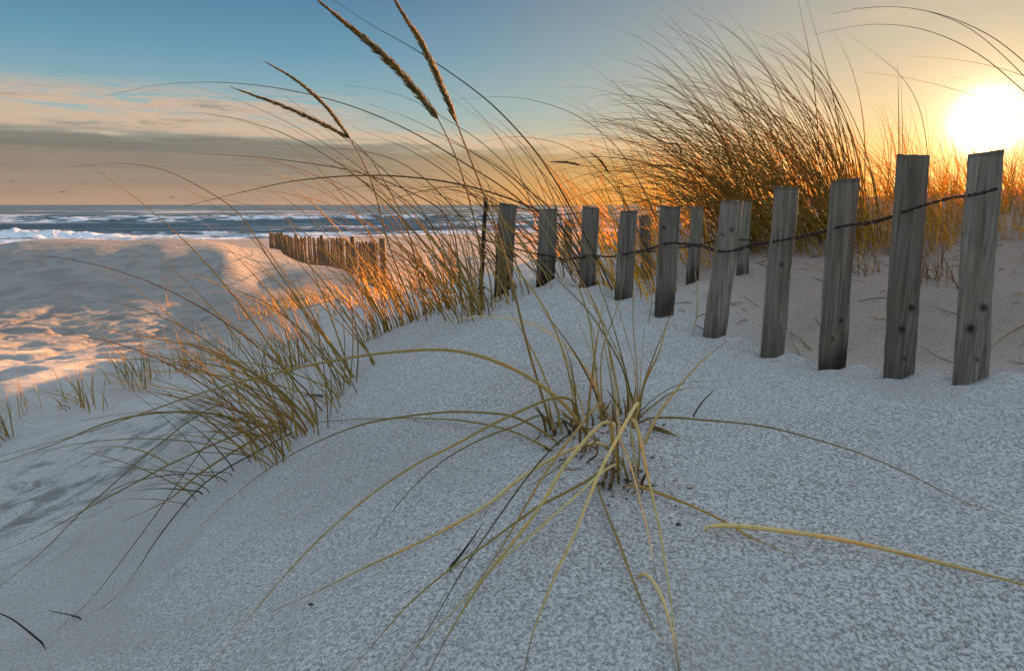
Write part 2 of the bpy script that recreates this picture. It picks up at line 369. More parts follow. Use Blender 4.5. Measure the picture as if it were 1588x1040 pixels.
# ---- sea
def sea():
    nx, ny = 520, 330
    s = np.concatenate([np.linspace(-6, 190, 235), np.geomspace(192, 9000, ny - 235)])   # metres beyond the waterline
    av = np.linspace(-.86, .60, nx)                                                 # fan of directions from the beach
    S_, A2 = np.meshgrid(s, av, indexing='ij')
    # waterline Y = 95+.48X along direction tan(A)
    t = np.tan(A2); Y0 = (95 + S_) / (1 - .48 * t); X = t * Y0; Y = Y0
    sn = S_ + 7 * fbm(X * .018, Y * .02, 3, 2)
    z = np.zeros_like(X); foam = np.zeros_like(X)
    crests = [(7, .55, 2.2), (19, 1.0, 3.0), (36, .9, 3.5), (56, 1.15, 4.2), (80, 1.0, 5), (108, 1.1, 6), (140, 1.0, 7), (178, .9, 9)]
    for k, (c, h, w) in enumerate(crests):
        amp = .55 + 1.1 * fbm(X * .03, Y * .004 + k * 9, 3, 80 + k)
        amp = np.clip(amp, .12, 1.5)
        dd = sn - c
        prof = np.where(dd < 0, np.exp(-(dd / (w * .5)) ** 2), np.exp(-(dd / (w * 1.5)) ** 2))
        z += h * amp * prof
        al = X + .48 * Y                                                               # distance along the shore
        br = smooth(-.05, .30, fbm(al * .028, sn * .02 + 3 * k, 4, 120 + k) + .12)       # stretches that are breaking
        n = fbm(al * .30, sn * .55, 4, 140 + k)
        face = smooth(-w * 1.5, -w * .2, dd) * smooth(w * .75, -.1 * w, dd)
        trail = smooth(w * 3.2, w * .2, dd) * smooth(-.3, .3, dd)
        foam = np.maximum(foam, br * face * smooth(-.12, .25, n))
        foam = np.maximum(foam, .6 * br * trail * smooth(.0, .35, fbm(al * .16, sn * .7, 4, 160 + k)))
    # wash along the waterline
    al = X + .48 * Y; n = fbm(al * .2, sn * .5, 4, 170)
    foam = np.maximum(foam, smooth(13, 5, sn) * smooth(-1.5, .5, sn) * smooth(-.25, .12, n))
    foam = np.maximum(foam, .45 * smooth(60, 10, sn) * smooth(.08, .38, fbm(al * .07, sn * .6, 4, 175)))
    # one breaker throwing up spray at the left
    spl = np.exp(-((X + 57) / 8.0) ** 2) * np.exp(-((sn - 15) / 3.2) ** 2)
    z += spl * (.8 + .9 * np.maximum(-.3, fbm(X * .9, Y * .7, 4, 190))); foam = np.maximum(foam, smooth(.12, .5, spl + .2 * n))
    spl = np.exp(-((X + 48) / 9.0) ** 2) * np.exp(-((sn - 12) / 2.4) ** 2)
    z += spl * (.2 + .4 * np.maximum(-.3, fbm(X * .6, Y * .5, 3, 191))); foam = np.maximum(foam, smooth(.2, .55, spl + .25 * n))
    z *= smooth(-3, 5, sn)
    z += foam * .12 * np.maximum(-.2, fbm(X * 1.3, Y * .9, 3, 195)) * smooth(500, 100, sn)
    z += .10 * fbm(X * .22, Y * .35, 3, 199) * smooth(900, 150, sn)
    foam = np.maximum(foam, .45 * smooth(.17, .33, fbm(X * .02, Y * .012, 5, 230)) * smooth(150, 230, sn) * smooth(900, 380, sn))
    me = grid_mesh('sea', X, Y, z + SEA)
    set_attr(me, 'foam', foam)
    m = bpy.data.materials.new('sea_water'); m.use_nodes = True; S = NT(m.node_tree); S.n.clear()
    co = S.new('ShaderNodeTexCoord').outputs['Object']
    f = S.new('ShaderNodeAttribute', attribute_name='foam').outputs['Fac']
    br = S.noise(co, 1.3, 5, .7, .3)
    f = S.math('MULTIPLY', f, S.sstep(br, .28, .52, .35, 1.0))
    w = S.noise(S.scale(co, 1, 1.6, 1), .55, 6, .62)
    b = S.new('ShaderNodeBump'); b.inputs['Strength'].default_value = .8; b.inputs['Distance'].default_value = .35; S.put(b.inputs['Height'], w)
    wp = S.new('ShaderNodeBsdfPrincipled'); wp.inputs['Base Color'].default_value = (.010, .030, .048, 1)
    wp.inputs['Roughness'].default_value = .22; wp.inputs['IOR'].default_value = 1.33; S.l.new(b.outputs[0], wp.inputs['Normal'])
    wp.inputs['Specular IOR Level'].default_value = .28
    fp = S.new('ShaderNodeBsdfPrincipled'); fp.inputs['Base Color'].default_value = (.62, .66, .72, 1); fp.inputs['Roughness'].default_value = .9
    S.l.new(b.outputs[0], fp.inputs['Normal'])
    mx = S.new('ShaderNodeMixShader'); S.put(mx.inputs[0], f); S.l.new(wp.outputs[0], mx.inputs[1]); S.l.new(fp.outputs[0], mx.inputs[2])
    S.l.new(mx.outputs[0], S.new('ShaderNodeOutputMaterial').inputs[0])
    o = link('sea_water', me, m, smooth_=False); tag(o, kind='structure')
sea()

# ------------------------------------------------------------------ mesh collector
class MB:
    def __init__(s): s.v = []; s.f = []; s.c = []; s.n = 0
    def tube(s, pts, rad, c0, c1=None, sides=3, flat=1.0, twist=0.0, cap=True):
        pts = np.asarray(pts, float); n = len(pts); c1 = c0 if c1 is None else c1
        rad = np.broadcast_to(np.asarray(rad, float), (n,))
        tan = np.gradient(pts, axis=0); tan /= (np.linalg.norm(tan, axis=1)[:, None] + 1e-12)
        up = np.array([0.13, -.9, .4]) if abs(tan[0][1]) < .9 else np.array([1., 0, .2])
        a = np.cross(tan, up); a /= (np.linalg.norm(a, axis=1)[:, None] + 1e-12); b = np.cross(tan, a)
        ang = np.arange(sides) * 2 * pi / sides + twist
        ring = pts[:, None] + rad[:, None, None] * (np.cos(ang)[None, :, None] * a[:, None] + flat * np.sin(ang)[None, :, None] * b[:, None])
        base = s.n; s.v.append(ring.reshape(-1, 3)); s.n += n * sides
        i = np.arange(n - 1)[:, None] * sides; j = np.arange(sides)[None]; j2 = (j + 1) % sides
        s.f.append((base + np.stack([i + j, i + j2, i + sides + j2, i + sides + j], -1)).reshape(-1, 4))
        t = np.linspace(0, 1, n)[:, None]
        cc = np.asarray(c0)[None] * (1 - t) + np.asarray(c1)[None] * t
        s.c.append(np.repeat(cc, sides, 0))
    def blade(s, pts, w, c0, c1=None, crease=.35, side=None):
        """leaf: a narrow V-folded strip with three points across and real thickness from the fold"""
        pts = np.asarray(pts, float); n = len(pts)
        t = np.linspace(0, 1, n); rad = w * .5 * np.clip(1.02 - t ** 1.7, .07, 1)
        s.tube(pts, rad, c0, c1, sides=4, flat=.45, twist=.4 if side is None else side)
    def folded(s, pts, rad, c0, c1, tw, dead):
        n0 = s.n; s.tube(pts, rad, c0, c1, sides=6)
        v = s.v[-1].reshape(len(pts), 6, 3); c = v.mean(1); a = v[:, 0] - c; tan = np.gradient(pts, axis=0); tan /= np.linalg.norm(tan, axis=1)[:, None] + 1e-12
        b = np.cross(tan, a); tws = tw + .5 * np.sin(np.linspace(0, 3, len(pts)))
        ca, sa = np.cos(tws)[:, None], np.sin(tws)[:, None]; A, B = a * ca + b * sa, b * ca - a * sa
        prof = [(-1, .30), (-.45, -.02), (0, -.30), (1, .26), (.40, .22), (0, .02)]     # a rolled leaf seen in section: keel below, groove above
        prof = [(-1, .22), (-.5, -.22), (.1, -.38), (1, .16), (.45, .30), (-.1, .04)]
        s.v[-1] = np.stack([c + p * A + q * B for p, q in prof], 1).reshape(-1, 3)
        if dead:
            t = np.repeat(np.linspace(0, 1, len(pts)), 6)[:, None]; k = np.clip((t - .86) / .06, 0, 1); s.c[-1] = s.c[-1] * (1 - k) + BROWN * 1.6 * k
    def build(s, name, mat, parent=None):
        v = np.concatenate(s.v); f = np.concatenate(s.f); c = np.concatenate(s.c)
        me = bpy.data.meshes.new(name); me.vertices.add(len(v)); me.vertices.foreach_set('co', v.astype(np.float32).ravel())
        me.loops.add(f.size); me.polygons.add(len(f)); me.loops.foreach_set('vertex_index', f.ravel().astype(np.int32))
        me.polygons.foreach_set('loop_start', (np.arange(len(f)) * 4).astype(np.int32)); me.update(); me.validate()
        ca = me.attributes.new('tint', 'FLOAT_COLOR', 'POINT')
        ca.data.foreach_set('color', np.concatenate([c, np.ones((len(c), 1))], 1).astype(np.float32).ravel())
        return link(name, me, mat, parent)

def grass_material(name, trans):
    m = bpy.data.materials.new(name); m.use_nodes = True; S = NT(m.node_tree); S.n.clear()
    co = S.new('ShaderNodeTexCoord').outputs['Object']
    col = S.new('ShaderNodeAttribute', attribute_name='tint').outputs['Color']
    nz = S.noise(co, 28, 4, .6); n2 = S.noise(co, 140, 3, .6)
    col = S.mix(S.sstep(nz, .45, .66, 0, .55), col, S.mix(1, col, (1.35, .92, .55), 'MULTIPLY'))
    col = S.mix(S.sstep(n2, .5, .72, 0, .5), col, S.mix(1, col, (.6, .52, .42), 'MULTIPLY'))
    p = S.new('ShaderNodeBsdfPrincipled'); S.put(p.inputs['Base Color'], col); p.inputs['Roughness'].default_value = .55
    p.inputs['Specular IOR Level'].default_value = .3
    t = S.new('ShaderNodeBsdfTranslucent'); S.put(t.inputs[0], S.mix(1, col, (1.7, 1.55, .7), 'MULTIPLY'))
    mx = S.new('ShaderNodeMixShader'); mx.inputs[0].default_value = trans
    S.l.new(p.outputs[0], mx.inputs[1]); S.l.new(t.outputs[0], mx.inputs[2])
    S.l.new(mx.outputs[0], S.new('ShaderNodeOutputMaterial').inputs[0])
    return m
MG = grass_material('dry_grass', .38); MG2 = grass_material('seed_head', .25); MGL = grass_material('backlit_grass', .6)

OLIVE = np.array([.255, .200, .052]); TAN = np.array([.46, .35, .13]); PALE = np.array([.66, .57, .31]); GOLD = np.array([.47, .34, .048])
BROWN = np.array([.12, .07, .028]); DARK = np.array([.05, .045, .022]); GREEN = np.array([.13, .16, .035])
def jitter(c, a=.2): return c * (1 + a * (rng.random() * 2 - 1)) * (1 + .08 * (rng.random(3) * 2 - 1))

def spline(pts, n):
    """centripetal-ish Catmull-Rom through pts, n samples evenly by arc length"""
    P_ = np.asarray(pts, float); P_ = np.concatenate([[2 * P_[0] - P_[1]], P_, [2 * P_[-1] - P_[-2]]])
    out = []
    for i in range(1, len(P_) - 2):
        t = np.linspace(0, 1, 14, endpoint=False)[:, None]; a, b, c, d_ = P_[i - 1:i + 3]
        out.append(.5 * ((2 * b) + (c - a) * t + (2 * a - 5 * b + 4 * c - d_) * t ** 2 + (3 * b - a - 3 * c + d_) * t ** 3))
    out.append(P_[-2][None]); Q = np.concatenate(out)
    s = np.concatenate([[0], np.cumsum(np.linalg.norm(np.diff(Q, axis=0), axis=1))])
    u = np.linspace(0, s[-1], n)
    return np.stack([np.interp(u, s, Q[:, k]) for k in range(Q.shape[1])], -1)

def traced(px, Y0, Y1, n=22, lift=.004, mid=None):
    """leaf seen in the photograph: root at depth Y0, tip at depth Y1 (None = on the sand there); never below the sand"""
    q = spline(px, n)
    if Y0 is None: Y0 = ghit(*px[0])[1]
    if Y1 is None:
        g = ghit(*px[-1]); Y1 = g[1] if g is not None else Y0
    t = np.linspace(0, 1, n)
    iv = (1 / Y0) * (1 - t) + (1 / Y1) * t
    Yv = 1 / iv
    if mid is not None: Yv = Yv + mid * np.sin(pi * t)
    pts = np.array([at(a, b, yy) for (a, b), yy in zip(q, Yv)])
    for k in range(n):                                  # pull towards the eye until above the sand
        for _ in range(60):
            g = float(ground(pts[k, 0], pts[k, 1]))
            if pts[k, 2] > g + lift or k == 0: break
            pts[k] *= .985
    if n > 6:
        sm = pts.copy(); sm[1:-1] = (pts[:-2] + 2 * pts[1:-1] + pts[2:]) / 4; pts = sm
    pts[0, 2] -= .006
    return pts

def blade_path(base, L, th0, bend, azim, n=12, droop=1.7, wob=.0):
    """free leaf: leaves the sand at th0 from vertical towards azim and bows over by bend along its length"""
    t = np.linspace(0, 1, n); th = th0 + bend * t ** droop
    a = azim + wob * np.sin(t * 4)
    ds = L / (n - 1)
    dx = np.sin(th) * np.cos(a); dy = np.sin(th) * np.sin(a); dz = np.cos(th)
    p = np.stack([np.cumsum(dx), np.cumsum(dy), np.cumsum(dz)], -1) * ds
    p -= p[0]; p += np.asarray(base)
    g = ground(p[:, 0], p[:, 1]); p[1:, 2] = np.maximum(p[1:, 2], g[1:] + .003)
    p[0, 2] -= .012
    return p

def fill(mb, base, n, L, spread, lean=(.1, .7), bend=(.4, 1.3), az=(pi, .55), w=.0035, cols=(OLIVE, TAN), droop=(1.2, 2.2), seg=12, root=None):
    for _ in range(n):
        a = rng.random() * 2 * pi; rr = spread * sqrt(rng.random())
        bx, by = base[0] + rr * cos(a) * 1.0, base[1] + rr * sin(a)
        bz = float(ground(bx, by))
        c = cols[rng.integers(len(cols))]
        l = L * (.38 + .68 * rng.random() ** .8)
        th = lean[0] + (lean[1] - lean[0]) * rng.random()
        p = blade_path((bx, by, bz), l, th, bend[0] + (bend[1] - bend[0]) * rng.random(), az[0] + az[1] * (rng.normal() * .6), n=seg,
                       droop=droop[0] + (droop[1] - droop[0]) * rng.random(), wob=.15 * rng.normal())
        mb.blade(p, w * (.7 + .6 * rng.random()), jitter(c if root is None else root), jitter(c) * .85, side=rng.random() * 3)

def seed_head(path, w, parent, name='seed_head', tint=TAN * .75):
    w = w * .86
    """dense spike of overlapping spikelets round the top of a stalk"""
    mb = MB(); path = spline(path, 60); n = 60
    t = np.linspace(0, 1, n)
    mb.tube(path, w * .22 * (1 - .8 * t), BROWN, BROWN, sides=4)
    prof = lambda u: w * (.30 + .70 * np.clip(sin(pi * min(1, u * .9 + .12)) ** .6, 0, 1)) * (1 - .62 * u ** 2.2)
    L = np.linalg.norm(np.diff(path, axis=0), axis=1).sum()
    for k in range(720):
        u = rng.random(); i = min(n - 2, int(u * (n - 1))); p = path[i]; tg = path[i + 1] - path[i]; tg /= np.linalg.norm(tg)
        rnd = rng.normal(size=3); rnd -= rnd.dot(tg) * tg; rnd /= np.linalg.norm(rnd)
        h = prof(u); l = w * (1.1 + 1.7 * rng.random() ** 1.5)
        s0 = p + rnd * h * .12; e = p + rnd * h * (.30 + .75 * rng.random() ** 1.3) + tg * l
        m_ = (s0 + e) / 2 + rnd * h * .12
        c = jitter([tint, GOLD * .8, BROWN * 1.8, PALE * .5][rng.integers(4)], .3)
        mb.tube([s0, m_, e], [w * .05, w * .085, w * .008], c, c * .8, sides=3)
    return mb.build(name, MG2, parent)

exec_later = []
GRP = 'clumps of beach grass on the dunes'
def clump(px, py, label, name='beach_grass', group=GRP, base=None):
    b = np.asarray(base) if base is not None else ghit(px, py)
    e = empty(name, b); tag(e, label, 'grass clump', group, 'thing')
    return e, b

# ------------------------------------------------------------------ foreground clump: each leaf a part of its own
fg, fb = clump(940, 700, 'large foreground clump of dry beach grass sprawling over the bare sand, nearest the camera')
HERO = [
 # (pixels root -> tip, Y at root, Y at tip, width, colour root, colour tip)
 ([(893, 656), (886, 596), (873, 546), (856, 498), (820, 440), (785, 398), (745, 350), (680, 300), (600, 262), (520, 244)], .80, .95, .0050, TAN, OLIVE),
 ([(934, 652), (926, 591), (921, 546), (914, 495), (901, 455), (880, 400), (850, 340), (800, 280), (735, 232)], .80, .92, .0045, TAN, OLIVE),
 ([(974, 632), (974, 601), (966, 571), (946, 533), (911, 480), (871, 440), (820, 385), (760, 330), (690, 288)], .83, .95, .0048, OLIVE, OLIVE),
 ([(979, 640), (972, 581), (959, 548), (934, 498), (908, 455), (885, 405), (862, 350), (835, 312)], .82, .9, .0050, TAN, OLIVE),
 ([(985, 640), (974, 591), (964, 551), (951, 505), (936, 460), (912, 400), (880, 330), (838, 268)], .82, .9, .0034, OLIVE * .7, OLIVE),
 ([(988, 640), (984, 571), (974, 531), (959, 480), (938, 435), (905, 380), (858, 328)], .83, .95, .0038, TAN, TAN),
 ([(990, 640), (987, 561), (982, 510), (982, 440), (984, 395), (974, 345)], .84, .9, .0050, TAN, OLIVE),
 ([(990, 645), (995, 561), (999, 510)], .84, .86, .0030, TAN, TAN),
 ([(988, 650), (999, 596), (1022, 548), (1032, 510), (1045, 478)], .82, .86, .0050, OLIVE, TAN),
 ([(990, 650), (997, 601), (1007, 571), (1022, 531), (1040, 488)], .82, .9, .0032, OLIVE, OLIVE),
 ([(998, 690), (1022, 641), (1052, 601), (1087, 561), (1128, 528)], .74, .88, .0050, TAN, TAN),
 ([(938, 655), (926, 601), (901, 561), (861, 521), (810, 497), (760, 490), (720, 493), (680, 509), (634, 555)], .80, 1.15, .0050, TAN, PALE),
 ([(918, 684), (893, 647), (871, 621), (835, 594), (800, 573), (760, 556), (720, 545), (680, 541), (640, 543), (560, 551), (455, 571), (394, 586), (296, 614), (160, 662), (70, 688), (-20, 712)], .76, 1.05, .0052, TAN, OLIVE * .8),
 ([(902, 664), (891, 619), (868, 614), (835, 624), (798, 641), (760, 659), (700, 692), (640, 722), (560, 778), (480, 850), (400, 940), (320, 1045)], .79, .52, .0042, OLIVE, TAN * .8),
 ([(858, 668), (843, 641), (798, 661), (760, 674), (700, 705), (650, 745), (610, 790), (582, 825)], .80, .72, .0034, OLIVE, DARK),
 ([(876, 700), (861, 682), (826, 659), (793, 644), (760, 640), (700, 638), (630, 645), (560, 658), (480, 690), (420, 724), (370, 762), (310, 815)], .78, 1.0, .0036, OLIVE, OLIVE * .7),
 ([(868, 705), (835, 687), (798, 669), (760, 659), (700, 650), (600, 648), (500, 653), (430, 662)], .78, 1.3, .0034, OLIVE, OLIVE),
 ([(985, 655), (992, 618), (977, 643), (959, 675), (936, 718), (921, 751), (901, 801), (886, 839), (866, 879), (845, 930), (825, 985), (812, 1045)], .80, .40, .0052, PALE, TAN * .8),
 ([(950, 700), (945, 650), (921, 668), (901, 690), (871, 728), (846, 771), (820, 809), (790, 847), (765, 877), (735, 918), (700, 975), (662, 1045)], .76, .41, .0048, PALE * .8, OLIVE),
 ([(949, 700), (948, 650), (961, 680), (979, 726), (992, 776), (1004, 822), (1014, 872), (1020, 905)], .75, .53, .0044, PALE, PALE),
 ([(978, 700), (979, 643), (992, 678), (1002, 728), (1014, 781), (1024, 829), (1032, 879), (1041, 940), (1048, 1000), (1053, 1045)], .75, .41, .0044, TAN, PALE * .8),
 ([(946, 700), (944, 688), (916, 687), (886, 696), (846, 716), (800, 746), (760, 779), (700, 815), (640, 845), (560, 882), (500, 912), (420, 948)], .74, None, .0046, PALE, TAN * .8),
 ([(962, 735), (961, 716), (931, 733), (901, 761), (861, 796), (820, 832), (775, 869), (740, 905), (690, 960), (640, 1005), (598, 1045)], .70, .42, .0040, PALE * .9, OLIVE),
 ([(955, 730), (945, 718), (921, 738), (881, 761), (836, 784), (790, 816), (760, 839), (700, 880), (640, 930), (590, 985), (540, 1045)], .70, .44, .0036, OLIVE, TAN * .6),
 ([(924, 735), (926, 751), (941, 794), (956, 829), (974, 879), (990, 920), (1010, 965), (1036, 1003), (1048, 1032)], .70, .44, .0036, OLIVE, TAN * .8),
 ([(988, 888), (1000, 889), (1013, 901), (1030, 935), (1045, 990), (1055, 1045)], None, .42, .0036, PALE, PALE * .9),
 ([(940, 640), (936, 620), (916, 640), (896, 665), (871, 696), (840, 742), (800, 810), (765, 868), (725, 925)], .80, .50, .0034, TAN, OLIVE),
 ([(962, 752), (987, 753), (1012, 761), (1052, 776), (1098, 796), (1133, 814), (1165, 834), (1200, 848), (1236, 864)], .67, None, .0050, TAN, GOLD),
 ([(988, 650), (1040, 647), (1100, 652), (1180, 660), (1260, 680), (1340, 705), (1420, 740), (1500, 780), (1595, 808)], .80, None, .0030, OLIVE, TAN * .7),
 ([(982, 648), (1010, 622), (1040, 601), (1070, 592), (1112, 590)], .82, .95, .0026, DARK, OLIVE),
 ([(982, 652), (1015, 627), (1045, 607), (1090, 598)], .82, .95, .0026, OLIVE, OLIVE),
 ([(1005, 660), (1030, 668), (1054, 677)], .80, None, .0070, BROWN, TAN * .6),
 ([(885, 672), (878, 660), (872, 648)], .79, .78, .0060, BROWN, BROWN),
 ([(900, 668), (880, 672), (840, 712), (800, 763), (726, 870), (660, 982), (616, 1045)], .79, .43, .0024, DARK * 2, DARK * 1.6),
 ([(694, 885), (722, 850), (752, 806)], None, .66, .0034, DARK, DARK),
 ([(928, 575), (911, 531), (900, 505), (890, 482)], 1.0, 1.02, .0026, PALE * .8, PALE * .7),
 ([(948, 572), (944, 545), (938, 500)], 1.0, 1.0, .0028, TAN, TAN),
 ([(934, 655), (920, 590), (924, 530), (905, 470), (888, 420)], .82, .95, .0030, TAN, OLIVE),
 ([(862, 672), (852, 630), (842, 590), (838, 565)], .80, .84, .0040, TAN, TAN),
 ([(860, 672), (868, 640), (850, 610), (842, 580)], .79, .84, .0036, GREEN, TAN),
 ([(938, 655), (932, 600), (935, 540), (960, 470), (968, 430)], .82, .95, .0030, TAN, OLIVE),
 ([(966, 690), (958, 640), (952, 590), (940, 520), (915, 455), (870, 395), (810, 340)], .78, 1.0, .0040, TAN, OLIVE),
 ([(920, 690), (905, 640), (880, 560), (850, 490), (810, 430), (750, 375), (670, 330)], .78, 1.0, .0040, TAN, OLIVE),
 ([(975, 740), (985, 700), (978, 660), (983, 700), (990, 770), (985, 830)], .70, .60, .0030, PALE * .7, PALE * .6),
 ([(905, 720), (930, 700), (905, 690), (870, 720), (835, 745), (800, 760)], .72, .68, .0036, BROWN * 1.6, TAN * .6),
 ([(932, 760), (940, 735), (955, 700), (965, 660)], .70, .72, .0070, BROWN * 1.5, TAN),
 ([(988, 748), (992, 700), (986, 640)], .70, .76, .0060, BROWN * 1.4, TAN * .8),
 ([(945, 762), (952, 730), (950, 690)], .69, .72, .0075, BROWN, BROWN * 2),
 ([(975, 752), (968, 720), (962, 690)], .69, .72, .0070, BROWN, TAN * .7),
 ([(938, 660), (936, 640), (932, 612)], .80, .80, .0080, BROWN * 1.3, TAN * .8),
 ([(985, 668), (982, 640), (986, 600)], .80, .80, .0080, BROWN * 1.6, TAN),
 ([(862, 674), (856, 650), (850, 628)], .80, .80, .0070, BROWN * 1.6, TAN),
 ([(895, 668), (891, 645), (887, 618)], .80, .80, .0065, BROWN * 1.6, TAN),
]
for pl, y0, y1, w, c0, c1 in HERO:
    mb = MB(); n = max(8, min(44, int(len(pl) * 4)))
    pts = traced(pl, y0, y1, n=n)
    if pts[0][2] - float(ground(pts[0][0], pts[0][1])) > .02 and y0 is not None:
        # root the leaf: bring its foot down to the sand under it
        g = ghit(*pl[0]); 
    t = np.linspace(0, 1, n); rad = w * .43 * np.clip(1.0 - t ** 2.2, .16, 1) * (1 + .10 * fbm(t * 9, t * 0 + len(pl) + w * 1e4, 3, 4))
    mb.folded(pts, rad, jitter(c0, .08), jitter(c1, .08), rng.random() * 1.2 - .3, rng.random() < .6)
    lf = mb.build('leaf', MG, fg); lf.data.polygons.foreach_set('use_smooth', [False] * len(lf.data.polygons))
# buried tangle at the crown of the clump
mb = MB()
for (cx, cy) in [(858, 668), (893, 662), (936, 655), (980, 650), (950, 745), (980, 745), (925, 700), (905, 690)]:
    b = ghit(cx, cy)
    fill(mb, b, 3, .05, .018, (.0, 1.0), (.1, 1.0), (pi * .9, 2.2), .0036, (BROWN * 1.5, TAN * .8, OLIVE, BROWN), seg=7)
    fill(mb, b, 1, .22, .014, (.0, .5), (.1, .8), (pi * .9, 1.6), .0030, (TAN, OLIVE), seg=10)
mb.build('leaf_bases', MG, fg)

lt = MB()
for _ in range(130):
    q0 = ghit(*[(858, 668), (936, 655), (980, 650), (950, 745), (925, 700), (985, 745)][rng.integers(6)]); a = rng.random() * 2 * pi; r0 = .012 + .05 * rng.random() ** 1.6
    x0, y0 = q0[0] + r0 * cos(a), q0[1] + r0 * sin(a); a2 = rng.random() * 2 * pi; l = .004 + .016 * rng.random() ** 2
    P3 = [[x0 + l * k * cos(a2 + .4 * k), y0 + l * k * sin(a2 + .4 * k), float(ground(x0 + l * k * cos(a2 + .4 * k), y0 + l * k * sin(a2 + .4 * k))) + .001 + .002 * k * rng.random()] for k in (0, .5, 1)]
    lt.tube(P3, [.0007, .0010, .0003], jitter([BROWN, BROWN * 1.8, TAN * .6][rng.integers(3)], .3), sides=4, flat=.4)
tag(lt.build('leaf_litter', MG, fg), kind='stuff')

def stalk(parent, path_px, head_px, Ya, Yb, Yc, w, hw, c=TAN * .7):
    """stem from root to the foot of its seed head, then the head itself as sub-part"""
    pts = traced(path_px, Ya, Yb, n=30); mb = MB()
    mb.tube(pts, w * .5 * np.linspace(1.1, .55, len(pts)), jitter(c), jitter(c) * .8, sides=6)
    st = mb.build('seed_stalk', MG, parent)
    hp = np.array([at(a, b, Yb + (Yc - Yb) * k / (len(head_px) - 1)) for k, (a, b) in enumerate(head_px)])
    hp[0] = pts[-1]
    seed_head(hp, hw, st)
stalk(fg, [(858, 672), (840, 611), (825, 561), (810, 505), (798, 453), (775, 370), (752, 305), (727, 240), (708, 190)],
      [(708, 190), (683, 130), (655, 70), (630, 30), (606, -10)], .80, .80, .78, .0032, .0068)

# ------------------------------------------------------------------ other clumps
def simple(px, py, label, fills, tr=(), base=None, stalks=()):
    e, b = clump(px, py, label, base=base)
    mb = MB()
    for f in fills:
        off = f.get('off', (0, 0)); bb = (b[0] + off[0], b[1] + off[1])
        k = {a: v for a, v in f.items() if a != 'off'}; fill(mb, bb, **k)
    for pl, y0, y1, w, c in tr:
        n = max(14, len(pl) * 4); pts = traced(pl, y0, y1, n=n)
        t = np.linspace(0, 1, n); mb.tube(pts, w * .5 * np.clip(1 - t ** 2.4, .22, 1), jitter(c), jitter(c) * .9, sides=5, flat=.55, twist=rng.random())
    mb.build('leaves', MGL if any(fills[0].get('cols') is q for q in BACKLIT) else MG, e)
    for s_ in stalks: stalk(e, *s_)
    return e
SHADE_TINTS = (OLIVE * 1.2, TAN, TAN * .8, GOLD * .8, OLIVE, BROWN * 2.4)          # leaf tints for clumps in shade, kept duller than the sunlit set
LIT_TINTS = (GOLD * 1.4, GOLD * 1.1, OLIVE * 1.5, TAN)  # sunlit set: gold brightened, painting the backlit glow into the leaf colour
BACKLIT = [LIT_TINTS]
L_ = dict(lean=(.15, .8), bend=(.5, 1.3), az=(pi, .5))

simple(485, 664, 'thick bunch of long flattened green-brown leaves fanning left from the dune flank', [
    dict(n=26, L=.60, spread=.07, lean=(.35, 1.15), bend=(.4, 1.0), az=(pi, .9), w=.0030, cols=SHADE_TINTS),
    dict(n=24, L=.30, spread=.12, lean=(-.2, .9), bend=(.3, 1.1), az=(pi, 1.4), w=.0026, cols=SHADE_TINTS)], tr=[
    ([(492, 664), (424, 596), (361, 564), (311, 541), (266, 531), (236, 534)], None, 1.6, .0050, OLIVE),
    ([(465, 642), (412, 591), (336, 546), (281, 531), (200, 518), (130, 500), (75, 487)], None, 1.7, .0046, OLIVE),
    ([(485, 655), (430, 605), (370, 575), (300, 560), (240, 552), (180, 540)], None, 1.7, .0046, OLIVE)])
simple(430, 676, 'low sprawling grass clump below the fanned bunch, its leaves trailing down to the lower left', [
    dict(n=30, L=.40, spread=.06, lean=(.3, 1.2), bend=(.2, .9), az=(pi, .8), w=.003, cols=SHADE_TINTS),
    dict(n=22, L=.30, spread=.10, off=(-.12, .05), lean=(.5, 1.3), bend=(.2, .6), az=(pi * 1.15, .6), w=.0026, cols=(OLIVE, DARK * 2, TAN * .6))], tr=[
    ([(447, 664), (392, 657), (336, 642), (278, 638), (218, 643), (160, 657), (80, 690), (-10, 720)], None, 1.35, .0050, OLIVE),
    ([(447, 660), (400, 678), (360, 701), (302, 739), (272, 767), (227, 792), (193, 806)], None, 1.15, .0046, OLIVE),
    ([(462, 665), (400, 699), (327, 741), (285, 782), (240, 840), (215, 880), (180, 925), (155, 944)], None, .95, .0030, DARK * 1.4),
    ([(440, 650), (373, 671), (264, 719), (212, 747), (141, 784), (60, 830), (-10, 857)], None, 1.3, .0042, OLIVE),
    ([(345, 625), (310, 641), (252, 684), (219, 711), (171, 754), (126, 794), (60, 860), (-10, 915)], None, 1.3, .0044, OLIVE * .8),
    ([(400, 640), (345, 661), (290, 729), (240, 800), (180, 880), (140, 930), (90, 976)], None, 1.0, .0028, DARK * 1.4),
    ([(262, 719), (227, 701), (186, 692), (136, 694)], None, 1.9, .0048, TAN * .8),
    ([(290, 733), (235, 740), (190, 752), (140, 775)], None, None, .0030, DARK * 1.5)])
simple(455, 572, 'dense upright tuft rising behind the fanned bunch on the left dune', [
    dict(n=40, L=.40, spread=.11, lean=(-.15, .6), bend=(.4, 1.3), az=(pi, 1.2), w=.0028, cols=SHADE_TINTS),
    dict(n=8, L=.70, spread=.08, lean=(.2, .7), bend=(.7, 1.3), az=(pi, .4), w=.0030, cols=SHADE_TINTS)])
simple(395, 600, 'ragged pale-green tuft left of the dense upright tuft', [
    dict(n=30, L=.34, spread=.16, lean=(0, .8), bend=(.3, 1.1), az=(pi, 1.2), w=.0028, cols=(OLIVE, GREEN, TAN * .8))])
